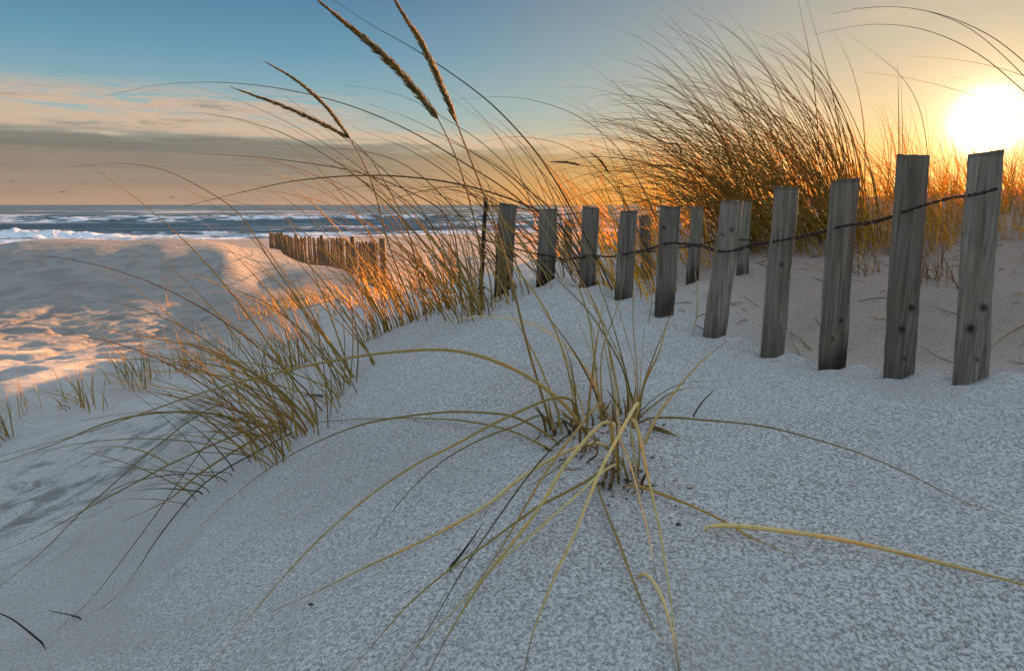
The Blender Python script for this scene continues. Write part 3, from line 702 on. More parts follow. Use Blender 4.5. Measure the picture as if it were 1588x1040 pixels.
simple(345, 560, 'small low tuft at the left foot of the dense tufts, before the sunlit sand', [
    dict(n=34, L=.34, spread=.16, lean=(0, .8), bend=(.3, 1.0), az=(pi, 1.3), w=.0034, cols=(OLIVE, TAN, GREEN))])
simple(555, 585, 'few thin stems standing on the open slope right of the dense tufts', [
    dict(n=9, L=.42, spread=.05, lean=(.2, .75), bend=(.1, .5), az=(pi, .4), w=.0034, cols=SHADE_TINTS)], tr=[
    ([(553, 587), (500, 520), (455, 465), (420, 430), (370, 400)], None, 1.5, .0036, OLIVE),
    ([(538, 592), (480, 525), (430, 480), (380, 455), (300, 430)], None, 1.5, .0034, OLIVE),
    ([(545, 470 + 110), (480, 400 + 90), (420, 345 + 60), (370, 300 + 30), (310, 290), (250, 262), (180, 253), (105, 260)], None, 1.45, .0030, OLIVE * .8)])
simple(600, 515, 'stout brown-green tuft on the left shoulder of the dune crest', [
    dict(n=34, L=.38, spread=.06, lean=(-.1, .7), bend=(.4, 1.3), az=(pi, .6), w=.0034, cols=SHADE_TINTS),
    dict(n=6, L=.70, spread=.05, lean=(.3, .7), bend=(.7, 1.3), az=(pi, .4), w=.0032, cols=SHADE_TINTS)],
    tr=[([(605, 515), (570, 450), (520, 380), (460, 320), (400, 285)], None, 1.6, .0032, OLIVE)])
simple(655, 492, 'bushy tuft carrying two dark seed heads that lean far left', [
    dict(n=32, L=.36, spread=.07, lean=(-.1, .75), bend=(.4, 1.3), az=(pi, .6), w=.0032, cols=SHADE_TINTS),
    dict(n=7, L=.72, spread=.05, lean=(.3, .7), bend=(.7, 1.3), az=(pi, .35), w=.003, cols=SHADE_TINTS)],
    stalks=[([(650, 500), (625, 440), (600, 370), (582, 300), (565, 255), (543, 215)], [(543, 215), (505, 165), (460, 125), (415, 98)], None, 1.25, 1.2, .0034, .0064),
            ([(662, 498), (650, 430), (630, 350), (598, 285), (570, 240), (541, 214)], [(541, 214), (500, 192), (440, 165), (366, 138)], None, 1.25, 1.2, .0032, .0068)])
simple(700, 478, 'grass clump at the back of the crest left of the thin dark stake', [
    dict(n=32, L=.34, spread=.07, lean=(-.2, .7), bend=(.4, 1.3), az=(pi, .7), w=.0032, cols=SHADE_TINTS),
    dict(n=8, L=.78, spread=.05, lean=(.3, .7), bend=(.7, 1.3), az=(pi, .35), w=.003, cols=SHADE_TINTS)],
    tr=[([(720, 470), (690, 390), (650, 320), (600, 268), (555, 230), (500, 190), (440, 148)], None, 1.6, .003, OLIVE * .7),
        ([(715, 470), (700, 345), (640, 300), (560, 268), (470, 252), (380, 242), (300, 238)], None, 1.6, .0036, BROWN)])
simple(748, 482, 'grass clump at the foot of the thin dark stake, with one tall golden seed head', [
    dict(n=44, L=.30, spread=.08, lean=(-.2, .8), bend=(.4, 1.3), az=(pi, .9), w=.003, cols=SHADE_TINTS),
    dict(n=7, L=.75, spread=.06, lean=(.3, .7), bend=(.7, 1.3), az=(pi, .35), w=.003, cols=SHADE_TINTS)],
    tr=[([(790, 460), (770, 400), (710, 330), (650, 270), (590, 240), (520, 230), (460, 226)], 1.5, 1.6, .003, BROWN),
        ([(800, 450), (760, 340), (720, 290), (640, 215 + 20), (545, 196)], 1.5, 1.6, .003, BROWN)],
    stalks=[([(747, 488), (746, 400), (732, 327), (714, 263), (697, 220), (679, 184)], [(679, 184), (640, 135), (600, 92), (550, 48), (502, 8)], 1.40, 1.12, 1.05, .0036, .0110)])
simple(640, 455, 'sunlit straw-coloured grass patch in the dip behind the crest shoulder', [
    dict(n=60, L=.34, spread=.35, lean=(-.1, .7), bend=(.2, .9), az=(pi, .9), w=.005, cols=LIT_TINTS)])
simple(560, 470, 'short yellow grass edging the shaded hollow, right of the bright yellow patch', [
    dict(n=40, L=.32, spread=.32, lean=(0, .8), bend=(.2, .9), az=(pi, 1.2), w=.005, cols=LIT_TINTS)])
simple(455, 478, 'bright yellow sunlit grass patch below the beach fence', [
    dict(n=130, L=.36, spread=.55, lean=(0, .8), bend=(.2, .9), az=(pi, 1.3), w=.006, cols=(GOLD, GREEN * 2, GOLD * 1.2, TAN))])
simple(215, 590, 'small faded tuft on the low ridge, second from the left of its row', [
    dict(n=34, L=.40, spread=.16, lean=(-.2, .6), bend=(.2, .9), az=(pi, 1.3), w=.005, cols=(TAN, OLIVE, GOLD))])
simple(128, 628, 'sparse tuft with one tall pale stem on the low ridge', [
    dict(n=20, L=.26, spread=.12, lean=(0, 1.0), bend=(.2, .9), az=(pi, 1.5), w=.005, cols=(TAN, OLIVE)),
    dict(n=3, L=.50, spread=.02, lean=(-.05, .05), bend=(0, .15), az=(pi, 1.5), w=.006, cols=(TAN,))])
simple(285, 578, 'tiny straw tuft on the low ridge beside the larger left tufts', [
    dict(n=26, L=.34, spread=.18, lean=(-.1, .6), bend=(.2, .9), az=(pi, 1.3), w=.005, cols=(TAN, GOLD, OLIVE))])
simple(38, 632, 'wispy pale tuft near the left edge of the beach ridge', [
    dict(n=12, L=.24, spread=.10, lean=(-.1, .7), bend=(.2, .9), az=(pi, 1.3), w=.004, cols=(TAN, PALE * .8))])
simple(4, 680, 'short dark-green sprig cut by the left edge of the picture', [
    dict(n=12, L=.22, spread=.05, lean=(0, 1.0), bend=(.1, .7), az=(pi * .9, 1.2), w=.005, cols=SHADE_TINTS)])
simple(262, 475, 'lone thin dry stem standing at the edge of the shaded mound', [
    dict(n=3, L=.55, spread=.05, lean=(-.05, .2), bend=(.1, .4), az=(pi, .8), w=.010, cols=(TAN,))])

# tangle behind and through the fence
simple(835, 448, 'thin bowed grass between the two leftmost broad pickets', [
    dict(n=16, L=.50, spread=.07, lean=(.1, .8), bend=(.6, 1.4), az=(pi, .5), w=.0026, cols=SHADE_TINTS)],
    tr=[([(910, 445), (870, 375), (800, 305), (720, 253), (640, 205), (550, 166), (450, 140), (350, 128), (250, 131), (160, 150)], 1.6, 1.9, .0038, BROWN),
        ([(930, 450), (870, 350), (820, 320), (740, 292), (650, 276), (560, 272), (460, 280), (380, 297), (285, 320)], 1.6, 1.5, .0048, BROWN),
        ([(915, 440), (850, 330), (760, 232), (700, 190), (640, 155), (580, 137), (535, 133)], 1.6, 1.8, .0026, DARK)])
simple(905, 450, 'tall bowed grass clump rooted behind the middle pickets', [
    dict(n=30, L=.66, spread=.10, lean=(.1, .8), bend=(.6, 1.4), az=(pi, .45), w=.0030, cols=(OLIVE, TAN * .7, BROWN * 1.5))],
    tr=[([(960, 470), (905, 360), (850, 262), (812, 213), (749, 150), (647, 79), (574, 38), (508, -6)], 1.5, 1.2, .0040, DARK * 1.5),
        ([(930, 440), (880, 350), (800, 280), (740, 240), (660, 195), (600, 170), (560, 158)], 1.6, 1.8, .003, DARK),
        ([(900, 450), (850, 375), (800, 330), (720, 290), (640, 300), (570, 322), (530, 345)], 1.6, 1.6, .0032, OLIVE)],
    base=at(905, 440, 1.75))
simple(985, 440, 'golden grass clump with drooping tips behind the fifth broad picket from the left', [
    dict(n=60, L=.62, spread=.14, lean=(.0, .8), bend=(.3, 1.3), az=(pi, .5), w=.0032, cols=LIT_TINTS)],
    tr=[([(1040, 400), (1000, 300), (960, 232), (900, 182), (830, 156), (770, 150), (700, 156)], 2.0, 2.2, .0028, DARK),
        ([(1000, 380), (960, 300), (900, 240), (850, 218), (790, 212), (740, 222)], 2.0, 2.2, .0028, DARK)],
    base=at(985, 420, 2.0),
    stalks=[([(1010, 420), (985, 350), (965, 300), (945, 268)], [(945, 268), (932, 250), (918, 238)], 2.0, 2.0, 2.0, .0026, .006),
            ([(1040, 400), (1000, 330), (950, 270), (900, 256)], [(900, 256), (880, 252), (856, 251)], 2.0, 2.0, 2.0, .0026, .006)])
simple(1060, 420, 'glowing grass clump between the front fence and the dark rear pickets', [
    dict(n=70, L=.55, spread=.16, lean=(.0, .9), bend=(.3, 1.3), az=(pi, .6), w=.0032, cols=LIT_TINTS)],
    base=at(1050, 405, 2.35),
    stalks=[([(1085, 400), (1070, 320), (1066, 270), (1058, 240)], [(1058, 240), (1052, 226), (1038, 222)], 2.3, 2.3, 2.3, .0026, .006)])
simple(930, 372, 'low sunlit grass on the flat behind the small rear pickets', [
    dict(n=70, L=.55, spread=.40, lean=(-.1, .8), bend=(.2, 1.1), az=(pi, .8), w=.0045, cols=LIT_TINTS)], base=at(960, 385, 3.3))

SILHOUETTE = (OLIVE * .35, BROWN * .8, OLIVE * .5, GOLD * .35)  # tints darkened to paint silhouettes against the bright sky, roots kept gold
def tuft(px, py, Y, label, n, L, spread, lean, bend, w=.0034, cols=LIT_TINTS, azs_=.35, tr=(), droop=(1.1, 2.3)):
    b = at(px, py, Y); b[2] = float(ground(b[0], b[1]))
    return simple(0, 0, label, [dict(n=n, L=L, spread=spread, lean=lean, bend=bend, az=(pi, azs_), w=w, cols=cols, droop=droop, seg=16, root=GOLD * .65 if cols is SILHOUETTE else None)], base=b, tr=tr)
tuft(1235, 385, 2.45, 'biggest windswept grass tuft with a dense dark heart, behind the tall middle pickets', 240, .96, .20, (.06, .92), (.75, 1.45), w=.0044, cols=SILHOUETTE, tr=[
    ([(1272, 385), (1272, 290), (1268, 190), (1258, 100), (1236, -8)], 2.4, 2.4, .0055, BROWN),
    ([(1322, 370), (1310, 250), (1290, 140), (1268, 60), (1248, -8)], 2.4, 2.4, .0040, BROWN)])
tuft(1310, 380, 2.50, 'windswept tuft right of the biggest one, thinner and more upright', 90, .82, .12, (-.02, .55), (.6, 1.4), w=.0044, cols=SILHOUETTE, tr=[
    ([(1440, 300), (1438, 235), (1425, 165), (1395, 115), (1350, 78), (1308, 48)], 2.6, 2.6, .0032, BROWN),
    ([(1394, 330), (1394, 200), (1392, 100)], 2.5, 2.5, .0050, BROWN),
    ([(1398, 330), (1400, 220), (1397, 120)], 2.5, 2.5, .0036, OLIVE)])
tuft(1165, 380, 2.6, 'windswept tuft left of the biggest one, its leaves bowed nearly flat', 110, .86, .17, (.30, 1.0), (.6, 1.3), w=.0044, cols=SILHOUETTE)
tuft(1380, 380, 2.6, 'short golden tuft directly behind the second picket from the right', 90, .50, .17, (-.2, .8), (.2, 1.2), azs_=.8)
tuft(1100, 350, 3.1, 'backlit golden grass on the crest behind the dark rear pickets', 110, .55, .25, (-.1, .9), (.3, 1.2), w=.004, azs_=.6)
tuft(1455, 345, 2.8, 'backlit golden grass on the crest between the two rightmost pickets', 190, .32, .24, (-.4, .9), (.2, 1.3), w=.0032, azs_=1.2)
tuft(1540, 330, 2.8, 'backlit golden grass on the crest right behind the rightmost picket', 190, .30, .24, (-.4, .9), (.2, 1.3), w=.0032, azs_=1.2)
tuft(1600, 330, 2.6, 'golden grass on the crest cut by the right edge of the picture', 150, .30, .2, (-.4, .9), (.2, 1.3), w=.0032, azs_=1.2)
tuft(1250, 330, 3.2, 'golden undergrowth filling the crest behind the biggest tuft', 220, .46, .42, (-.3, .9), (.2, 1.3), w=.004, azs_=1.2)
tuft(1455, 435, 1.95, 'small dry brown tuft in the hollow between the two rightmost pickets', 40, .16, .07, (-.2, .9), (.2, 1.2), w=.0024, cols=(BROWN * 2, TAN * .7), azs_=1.2)
tuft(1335, 415, 2.1, 'small dry tuft in the hollow right of the third picket from the right', 34, .16, .06, (-.2, .9), (.2, 1.2), w=.0024, cols=(BROWN * 2, TAN), azs_=1.2)
tuft(1425, 372, 2.35, 'low golden tuft half hidden by the second picket from the right', 90, .34, .12, (-.3, 1.0), (.3, 1.3), w=.003, azs_=1.0)
tuft(1490, 360, 2.45, 'tangled golden tuft in the gap between the two rightmost pickets, high on the bank', 100, .30, .13, (-.3, 1.0), (.3, 1.3), w=.003, azs_=1.0)
tuft(1575, 355, 2.3, 'low golden tuft on the bank just right of the rightmost picket', 80, .26, .12, (-.3, 1.0), (.3, 1.3), w=.003, azs_=1.0)
tuft(1330, 372, 2.4, 'low straw tuft seen in the gap left of the second picket from the right', 70, .30, .12, (-.3, 1.0), (.3, 1.3), w=.003, azs_=1.0)
b = at(1720, 380, 1.9); b[2] = float(ground(b[0], b[1]))
simple(0, 0, 'long arching leaves reaching in from beyond the right edge, above the sun', [
    dict(n=14, L=.3, spread=.05, lean=(0, .6), bend=(.2, .9), az=(pi, .8), w=.003, cols=SILHOUETTE)], base=b, tr=[
    ([(1725, 380), (1690, 230), (1640, 150), (1588, 96), (1530, 52), (1450, 20), (1370, 10), (1288, 22)], 1.9, 1.9, .0042, BROWN),
    ([(1730, 380), (1700, 270), (1640, 180), (1588, 118), (1510, 48), (1440, 18), (1380, 10), (1320, 14)], 1.9, 1.9, .0036, BROWN),
    ([(1715, 380), (1690, 270), (1640, 190), (1588, 142), (1515, 82), (1430, 45), (1345, 38), (1262, 54)], 1.9, 1.95, .0040, BROWN),
    ([(1735, 380), (1700, 220), (1640, 140), (1588, 118), (1540, 103), (1480, 92), (1410, 87)], 2.0, 2.0, .0030, OLIVE),
    ([(1705, 380), (1660, 240), (1620, 200), (1560, 166), (1470, 136), (1400, 120), (1342, 112)], 2.1, 2.1, .0030, OLIVE),
    ([(1700, 380), (1660, 220), (1620, 175), (1588, 155), (1530, 132), (1470, 118)], 2.2, 2.2, .0026, OLIVE)])

# ------------------------------------------------------------------ the picket fences
def wood_material():
    m = bpy.data.materials.new('weathered_wood'); m.use_nodes = True; S = NT(m.node_tree); S.n.clear()
    tcn = S.new('ShaderNodeTexCoord'); co = tcn.outputs['Object']
    oi = S.new('ShaderNodeObjectInfo').outputs['Random']
    v = S.new('ShaderNodeVectorMath', operation='ADD'); S.put(v.inputs[0], co); S.put(v.inputs[1], S.comb(S.math('MULTIPLY', oi, 17.0), 0., 0.))
    co = v.outputs[0]
    g = S.noise(S.scale(co, 260, 260, 9), 1.0, 6, .65, .7)
    g2 = S.noise(S.scale(co, 60, 60, 3), 1.0, 4, .6, .5)
    st = S.noise(co, 14, 4, .6)
    c = S.mix(S.sstep(g, .25, .75), (.075, .060, .048), (.27, .245, .212))
    c = S.mix(S.sstep(g2, .40, .7, 0, .6), c, (.09, .075, .06))
    c = S.mix(S.sstep(st, .5, .75, 0, .4), c, (.20, .17, .12))
    tone = S.math('MULTIPLY_ADD', oi, .45, .88); c = S.mix(1, c, S.comb(tone, S.math('MULTIPLY', tone, .975), S.math('MULTIPLY', tone, .93)), 'MULTIPLY')
    k = S.new('ShaderNodeAttribute', attribute_name='knot').outputs['Fac']
    c = S.mix(k, c, (.020, .012, .009))
    r = S.new('ShaderNodeAttribute', attribute_name='rot').outputs['Fac']
    c = S.mix(r, c, (.030, .020, .014))
    b = S.new('ShaderNodeBump'); b.inputs['Strength'].default_value = .8; b.inputs['Distance'].default_value = .0016; S.put(b.inputs['Height'], g)
    p = S.new('ShaderNodeBsdfPrincipled'); S.put(p.inputs['Base Color'], c); p.inputs['Roughness'].default_value = .85
    p.inputs['Specular IOR Level'].default_value = .2; S.l.new(b.outputs[0], p.inputs['Normal'])
    S.l.new(p.outputs[0], S.new('ShaderNodeOutputMaterial').inputs[0]); return m
MW = wood_material()
def flat_material(name, col, rough=.7, metal=0.0):
    m = bpy.data.materials.new(name); m.use_nodes = True; S = NT(m.node_tree); S.n.clear()
    co = S.new('ShaderNodeTexCoord').outputs['Object']
    n = S.noise(co, 160, 4, .6)
    p = S.new('ShaderNodeBsdfPrincipled'); S.put(p.inputs['Base Color'], S.mix(S.sstep(n, .35, .7), col, tuple(v * .45 for v in col)))
    p.inputs['Roughness'].default_value = rough; p.inputs['Metallic'].default_value = metal
    S.l.new(p.outputs[0], S.new('ShaderNodeOutputMaterial').inputs[0]); return m
MWIRE = flat_material('rusty_wire', (.035, .022, .015), .7, .3)

def picket(name, parent, foot, top, w, th, yaw, knots=(), rot=.0, seed=0, label=None, split=False):
    """sawn slat from foot (buried 12 cm) to top; fine grid so edges wander, with knots and a rotten foot"""
    foot = np.asarray(foot, float); top = np.asarray(top, float)
    ax = top - foot; H = np.linalg.norm(ax); ax /= H
    s_ = np.array([cos(yaw), sin(yaw), 0.]); s_ -= s_.dot(ax) * ax; s_ /= np.linalg.norm(s_); d_ = np.cross(s_, ax)
    nw, nt = 12, 3
    us = np.linspace(-.5, .5, nw); h = np.linspace(-.12, H, 110)
    peri = [(u, -.5) for u in us] + [(.5, t) for t in np.linspace(-.5, .5, nt + 1)[1:]] + [(u, .5) for u in us[::-1][1:]] + [(-.5, t) for t in np.linspace(.5, -.5, nt + 1)[1:-1]]
    peri = np.array(peri); npn = len(peri)
    HH = np.repeat(h[:, None], npn, 1); U = np.repeat(peri[None, :, 0], len(h), 0); V = np.repeat(peri[None, :, 1], len(h), 0)
    wv = w * (1 + .05 * fbm(HH * 7 + seed * 3.1, U * .6 + 5, 3, seed) * 2)
    off = .003 * fbm(HH * 5 + seed, U * 0, 3, seed + 5) + .0012 * fbm(HH * 40, np.sign(U) * 3, 3, seed + 8) * (np.abs(U) > .45)
    rough = .0010 * fbm(U * 22, HH * 12, 3, seed + 11) * np.sign(V) * (np.abs(V) > .45)
    cup = .0015 * (U * 2) ** 2
    chU = np.where((np.abs(U) > .49) & (np.abs(V) > .49), .93, 1.0)
    co = foot[None, None] + ax * HH[..., None] + s_ * (U * wv * chU + off)[..., None] + d_ * (V * th * chU + rough + cup)[..., None]
    # uneven saw-cut at the top
    topn = (-.005 * np.exp(-((U - .3 * sin(seed * 2.3)) / .10) ** 2) * (seed % 3 == 0) + .0030 * U * (1 if seed % 2 else -1.3) + .0012 * fbm(U * 9, V * 3, 3, seed + 3))
    co[-1] += ax * topn[-1][:, None] * 1.0
    me = grid_mesh(name, co[..., 0], co[..., 1], co[..., 2], wrap=True)
    kn = np.zeros_like(HH)
    for (ku, kh, kr) in knots:
        rr = np.hypot((U * w - ku * w) / 1.0, (HH - kh) / 1.25); kn = np.maximum(kn, np.exp(-(rr / kr) ** 4))
    kn = np.maximum(kn, np.where((HH > H - .004), .35, 0))
    if split: kn = np.maximum(kn, .75 * np.exp(-((U - .22 - .06 * np.sin(HH * 30)) / .05) ** 2) * smooth(H * .2, H * .5, HH) * (V < 0))
    rt = rot * smooth(.065, .0, HH + .030 * fbm(U * 5, HH * 9, 3, seed + 21) * 2)
    set_attr(me, 'knot', kn); set_attr(me, 'rot', rt)
    # close top and bottom
    import bmesh
    bm = bmesh.new(); bm.from_mesh(me); bm.verts.ensure_lookup_table()
    n0 = len(h) * npn
    bm.faces.new([bm.verts[n0 - npn + i] for i in range(npn)]); bm.faces.new([bm.verts[i] for i in range(npn)][::-1])
    bmesh.ops.recalc_face_normals(bm, faces=bm.faces)
    for f in bm.faces: f.smooth = False
    bm.to_mesh(me); bm.free()
    o = link(name, me, MW, parent, smooth_=False)
    if label: o['label'] = label
    return o

def twisted(parent, pts, r=.0013, amp=.0016, pitch=.022, name='wire'):
    c = spline(pts, max(40, int(len(pts) * 26)))
    s = np.concatenate([[0], np.cumsum(np.linalg.norm(np.diff(c, axis=0), axis=1))])
    tan = np.gradient(c, axis=0); tan /= np.linalg.norm(tan, axis=1)[:, None]
    a = np.cross(tan, [0, 0, 1.]); a /= np.linalg.norm(a, axis=1)[:, None]; b = np.cross(tan, a)
    mb = MB()
    for ph in (0, pi):
        q = c + amp * (np.cos(s / pitch * 2 * pi + ph)[:, None] * a + np.sin(s / pitch * 2 * pi + ph)[:, None] * b)
        mb.tube(q, r, DARK, DARK, sides=5)
    return mb.build(name, MWIRE, parent)

def row(px, py_foot, px_top, py_top, Y):
    r = ray(px, py_foot); foot = at(px, py_foot, Y)
    top = at(px_top, py_top, Y + .0); return foot, top
F1 = [ # foot px,py, top px,py, Y, width, yaw, knots, rot, label, split
 (1502, 586, 1529, 236, .93, .0405, -.45, [(.24, .105, .0048), (-.10, .075, .0056), (.12, .032, .0024)], .15, 'second tallest grey slat with three dark knots, its top against the sun', False),
 (1394, 582, 1417, 240, 1.00, .0405, -.40, [(.26, .105, .0046), (-.02, .072, .0046), (.12, .028, .0026)], .15, None, False),
 (1291, 570, 1310, 278, 1.09, .0405, -.30, [(.20, .08, .0030), (-.05, .050, .0026)], .9, 'grey slat with a dark rotten foot', True),
 (1196, 550, 1221, 290, 1.17, .0400, -.45, [(.1, .16, .0030)], .3, None, False),
 (1108, 522, 1134, 311, 1.25, .0400, -.55, [(.15, .20, .0034), (-.2, .19, .0024)], .6, None, True),
 (1030, 484, 1041, 320, 1.36, .0380, -.35, [(-.25, .17, .0034)], .7, None, False),
 (965, 466, 976, 327, 1.45, .0370, -.25, [], .9, None, True),
 (910, 448, 916, 321, 1.52, .0380, .05, [], 1., None, False),
 (845, 442, 850, 324, 1.56, .0440, .25, [], 1., None, False),
 (779, 458, 788, 316, 1.56, .0400, .10, [], 1., None, False),
]
fence = empty('picket_fence', at(1200, 550, 1.17)); tag(fence, 'front line of leaning weathered pickets along the dune crest, joined by rusty wire', 'fence')
wf = []
for i, (fx, fy, tx, ty, Y, w, yaw, kn, rot, lab, sp) in enumerate(F1):
    ft, tp = row(fx, fy, tx, ty, Y)
    gz = float(ground(ft[0], ft[1])); ft[2] = min(ft[2], gz + .0)
    picket('picket', fence, ft, tp, w, .0105, yaw, kn, rot, seed=11 + i * 7, label=lab, split=sp)
# wire woven over and under, at the heights seen
WIRE_PX = [(1548, 292, .905), (1520, 300, .915), (1470, 308, .96), (1412, 325, .985), (1355, 343, 1.06), (1306, 351, 1.075), (1260, 362, 1.14),
           (1214, 372, 1.15), (1170, 378, 1.22), (1126, 390, 1.235), (1085, 380, 1.30), (1037, 377, 1.345), (1005, 386, 1.41), (973, 393, 1.435),
           (945, 398, 1.50), (914, 396, 1.50), (880, 402, 1.54), (848, 396, 1.535), (815, 390, 1.56), (785, 381, 1.54), (750, 372, 1.56)]
twisted(fence, [at(a, b_, Y) for a, b_, Y in WIRE_PX], r=.0011, amp=.0013)
twisted(fence, [at(a, b_ + 3, Y + .028) for a, b_, Y in WIRE_PX[3:14]], r=.0007, amp=.0006, pitch=.04)
# loops round each slat
for a, b_, Y in [(785, 398, 1.54), (848, 405, 1.54), (914, 400, 1.50)]:
    mb = MB(); c = at(a, b_, Y); t = np.linspace(0, 2 * pi, 30)
    q = np.stack([c[0] + .024 * np.cos(t), c[1] + .016 + .018 * np.sin(t), c[2] + .001 * np.sin(3 * t)], -1)
    mb.tube(q, .0012, DARK, DARK, sides=5); mb.build('wire_loop', MWIRE, fence)
for pts in ([(840, 372), (800, 378), (752, 370)], [(900, 330), (860, 332), (800, 322), (752, 318)]):
    mb = MB(); mb.tube(spline([at(a, b_, 1.60) for a, b_ in pts], 30), .0011, DARK, DARK, sides=5); mb.build('wire', MWIRE, fence)
mb = MB()
p0, p1 = at(744, 492, 1.56), at(753, 309, 1.56)
q = np.linspace(p0, p1, 14); q[0, 2] -= .08
q += .0012 * rng.normal(size=q.shape); mb.tube(q, .0050, DARK * .6, DARK * .6, sides=6)
mb.tube([p1 + [0, 0, -.001], p1 + [0, 0, .004]], .006, DARK * .6, sides=6)
for hh in (.25, .55): 
    c = p1 * hh + p0 * (1 - hh); mb.tube([c + [-.010, -.004, 0], c + [.010, -.004, .003]], .0028, DARK * .6, sides=5)
mb.build('metal_stake', MWIRE, fence)

rear = empty('picket_fence', at(1080, 426, 2.1)); tag(rear, 'short rear line of dark pickets half buried behind the front fence', 'fence')
for i, (fx, fy, tx, ty, Y, w, yaw) in enumerate([(879, 410, 882, 341, 3.0, .040, .2), (1002, 448, 1000, 334, 2.30, .040, .3), (1074, 430, 1082, 321, 2.15, .040, .1),
                                               (1150, 430, 1156, 312, 2.05, .036, .1)]):
    ft, tp = at(fx, fy, Y), at(tx, ty, Y); ft[2] = min(ft[2], float(ground(ft[0], ft[1])))
    picket('picket', rear, ft, tp, w, .0105, yaw, [], .8, seed=101 + i * 5)
twisted(rear, [at(870, 380, 3.05), at(882, 381, 2.97), at(940, 384, 2.65), at(1000, 390, 2.27), at(1040, 386, 2.2), at(1080, 380, 2.12), at(1120, 372, 2.1), at(1156, 372, 2.02), at(1180, 374, 2.0)], r=.0014)

# slat fence on the beach
bf = empty('sand_fence', at(545, 434, 11.4)); tag(bf, 'long brown slatted sand fence running down the open beach towards the surf', 'fence')
A0 = np.array([-1.75, 9.2]); A1 = np.array([-10.9, 30.5]); LN = np.linalg.norm(A1 - A0)
MF = flat_material('brown_slats', (.17, .125, .075), .85)
def fpt(s): return A0 + (A1 - A0) * s + np.array([.18, .08]) * sin(s * 9)
def ftop(s): return -.52 + (-1.25 + .52) * s + .02 * sin(s * 40)
for k in range(8):
    s = k / 7; p = fpt(s); gz = float(ground(*p)); mb = MB()
    H_ = max(.4, ftop(s) - gz); q = np.array([[p[0], p[1], gz - .2], [p[0] + .01, p[1], gz + H_ * .5], [p[0] + .03 * sin(k * 3), p[1], gz + H_ + .07]])
    mb.tube(q, .042, BROWN, BROWN, sides=8); mb.tube([q[-1], q[-1] + [0, 0, .002]], .030, BROWN, sides=8)
    mb.build('post', MF, bf)
for k in range(7):
    mb = MB(); s = k / 7 + .004
    while s < (k + 1) / 7 - .002:
        p = fpt(s); gz = float(ground(*p)); hgt = max(.4, ftop(s) - gz) * (.92 + .1 * rng.random()); ln = .03 * rng.normal()
        mb.tube([[p[0], p[1], gz - .1], [p[0] + ln * .5, p[1], gz + hgt * .5], [p[0] + ln, p[1], gz + hgt]], .015, BROWN, BROWN, sides=4, flat=.35)
        s += .095 / LN * (1 + .25 * rng.random())
    for hz in (.2, .5):
        q = np.array([[*(fpt(v)), float(ground(*fpt(v))) + hz] for v in np.linspace(k / 7, (k + 1) / 7, 8)]); mb.tube(q, .007, BROWN, sides=4)
    mb.build('slat_panel', MF, bf)

# ------------------------------------------------------------------ loose things on the sand
def loose(name, label, cat, pl, y0, y1, w, c0, c1=None, group=None, lift=.002, sides=6, flat=.5):
    pts = traced(pl, y0, y1, n=max(10, len(pl) * 4), lift=lift); mb = MB(); n = len(pts); t = np.linspace(0, 1, n)
    mb.tube(pts, w * .5 * np.clip(1 - .6 * t ** 2, .3, 1) * (.25 + .75 * smooth(0, .07, t)), c0, c0 if c1 is None else c1, sides=sides, flat=flat)
    o = mb.build(name, MG)
    tag(o, label, cat, group); return o
loose('fallen_leaf', 'long pale straw leaf lying on the sand at lower right, running out of the picture', 'leaf',
      [(1083, 817), (1130, 814), (1200, 821), (1280, 832), (1360, 848), (1450, 870), (1530, 890), (1610, 912)], None, None, .0044, PALE, TAN, lift=.006)
loose('twig', 'dark bent twig poking from the sand at the lower left corner', 'twig', [(70, 1000), (40, 975), (15, 957), (-15, 945)], None, .86, .0030, DARK * .7)
loose('twig', 'short dark twig lying crosswise under the long trailing leaves at lower left', 'twig', [(128, 958), (105, 952), (75, 946)], None, None, .0026, DARK)
loose('twig', 'thin dark twig standing at a slant right of the foreground clump', 'twig', [(1073, 648), (1088, 624), (1108, 604)], None, .86, .0022, DARK)
loose('twig', 'pale leaning straw stuck in the crest before the front pickets', 'twig', [(1075, 516), (1082, 470), (1078, 420)], None, 1.22, .0024, PALE * .7)
loose('twig', 'thin upright straw in the crest left of the leaning straw', 'twig', [(1006, 500), (1010, 470), (1012, 440)], None, 1.3, .0024, PALE * .5)
loose('twig', 'dark stick lying on the slope below the dense tufts on the left', 'twig', [(502, 613), (485, 612), (466, 613)], None, None, .0044, DARK)
for lab, pl in [('bent straw lying in the hollow behind the fourth broad picket from the right', [(1260, 545), (1235, 520), (1205, 505)]),
                ('long straw lying in the hollow behind the fifth broad picket from the right', [(1185, 500), (1150, 478), (1120, 462), (1090, 455)]),
                ('dark straw in the hollow between the second and third pickets from the right', [(1345, 470), (1375, 463), (1400, 470)]),
                ('curled pale straw in the hollow beside the rotten-footed picket', [(1240, 548), (1228, 530), (1222, 512)]),
                ('brown straw reaching across the sand right of the rightmost picket', [(1600, 498), (1560, 520), (1535, 540)])]:
    loose('straw', lab, 'straw', pl, None, None, .0040, BROWN * 2.2, TAN * .7, group='loose straw behind the fence')
lb = MB()
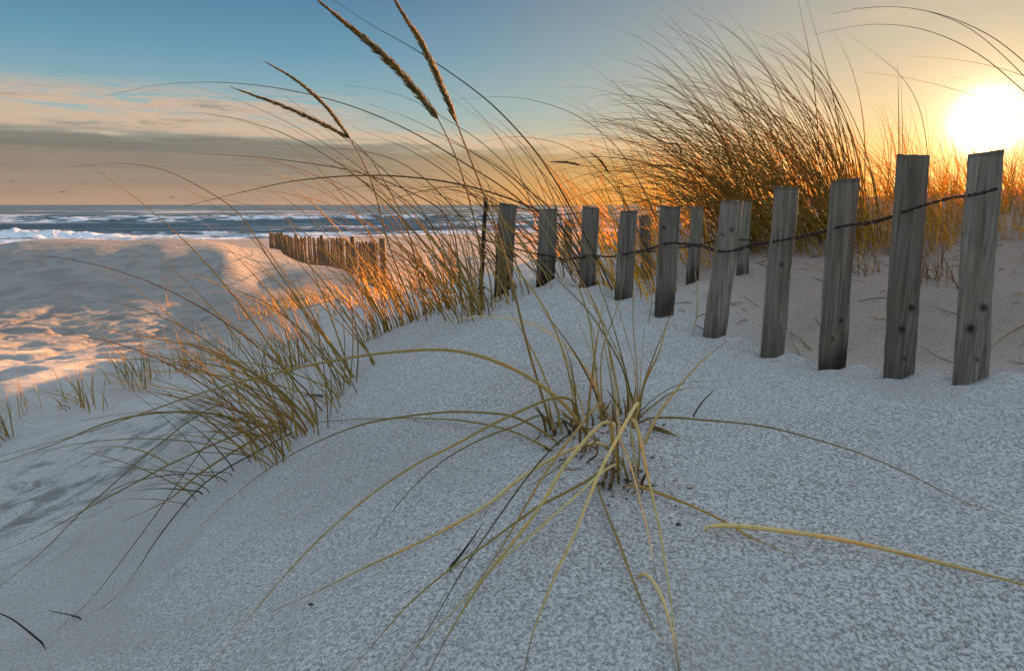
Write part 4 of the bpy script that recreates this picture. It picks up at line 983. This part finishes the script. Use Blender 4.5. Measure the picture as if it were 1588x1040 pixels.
for _ in range(230):
    x0 = .36 + 1.7 * rng.random(); y0 = 1.25 + 1.5 * rng.random() ** 1.2
    if rng.random() < .45: y0 = 2.1 + .35 * rng.normal() * .6
    l = .02 + .10 * rng.random() ** 2.2; a2 = pi + .9 * rng.normal(); cv_ = .35 * rng.normal(); k3 = np.linspace(0, 1, 6)
    xs, ys = x0 + l * k3 * np.cos(a2 + cv_ * k3), y0 + l * k3 * np.sin(a2 + cv_ * k3)
    zs = ground(xs, ys) + detail(xs, ys) + .0015 + .006 * rng.random() * np.sin(pi * k3)
    lb.tube(np.stack([xs, ys, zs], -1), .0011 * np.array([.5, 1, 1, .9, .6, .25]), jitter([BROWN * 1.4, TAN * .7, BROWN * 2.5, DARK][rng.integers(4)], .3), sides=4, flat=.5)
tag(lb.build('straw_litter', MG), 'thin scatter of broken brown straw over the sand hollow behind the pickets', 'straw litter', kind='stuff')
def pebble(px, py, r, label):
    p = ghit(px, py); import bmesh
    me = bpy.data.meshes.new('pebble'); bm = bmesh.new(); bmesh.ops.create_icosphere(bm, subdivisions=3, radius=r)
    for v in bm.verts:
        v.co.z *= .6; v.co.x *= 1.3; v.co *= 1 + .25 * float(fbm(np.array([v.co.x / r * 1.3]), np.array([v.co.y / r * 1.3 + v.co.z / r]), 3, int(px))[0]); v.co += Vector(p)
    bm.to_mesh(me); bm.free(); o = link('shell_chip', me, MP); tag(o, label, 'shell chip')
MP = flat_material('dark_chip', (.045, .035, .03), .5)
pebble(482, 936, .0020, 'tiny dark chip on bare sand beside the long olive leaf, lower left')
pebble(1052, 812, .0020, 'tiny dark chip on the sand left of the fallen pale leaf')

# gulls far out over the sea
def gull(px, py, Y, span, tilt, label):
    c = at(px, py, Y); mb = MB(); e = empty('gull', c); tag(e, label, 'gull', 'gulls over the surf')
    body = MB(); body.tube([c + [-.24 * span, 0, 0], c + [-.1 * span, 0, .01], c + [.1 * span, 0, .02], c + [.22 * span, 0, .03]], [.01, .075 * span, .07 * span, .02], np.array([.35, .33, .32]), sides=8)
    body.build('body', MBIRD, e)
    for s in (-1, 1):
        w = MB(); w.tube([c + [0, 0, .02], c + [s * .18 * span * cos(tilt), s * .2 * span, .13 * span], c + [s * .40 * span, s * .3 * span, .03 * span], c + [s * .52 * span, s * .35 * span, -.05 * span]],
                         [.10 * span, .09 * span, .05 * span, .01], np.array([.25, .25, .26]), sides=6, flat=.2); w.build('wing', MBIRD, e)
MBIRD = grass_material('gull_feathers', .0)
gull(19, 281, 120, .75, .2, 'dark gull furthest left in the cloud bank over the surf')
gull(97, 298, 120, .85, .1, 'pale gull flying lowest at the left, just above the breaker')
gull(130, 286, 130, .75, .5, 'dark gull flying above and right of the pale gull')
gull(267, 306, 130, .8, .3, 'lone gull near the horizon at the tip of the long bowed leaf')
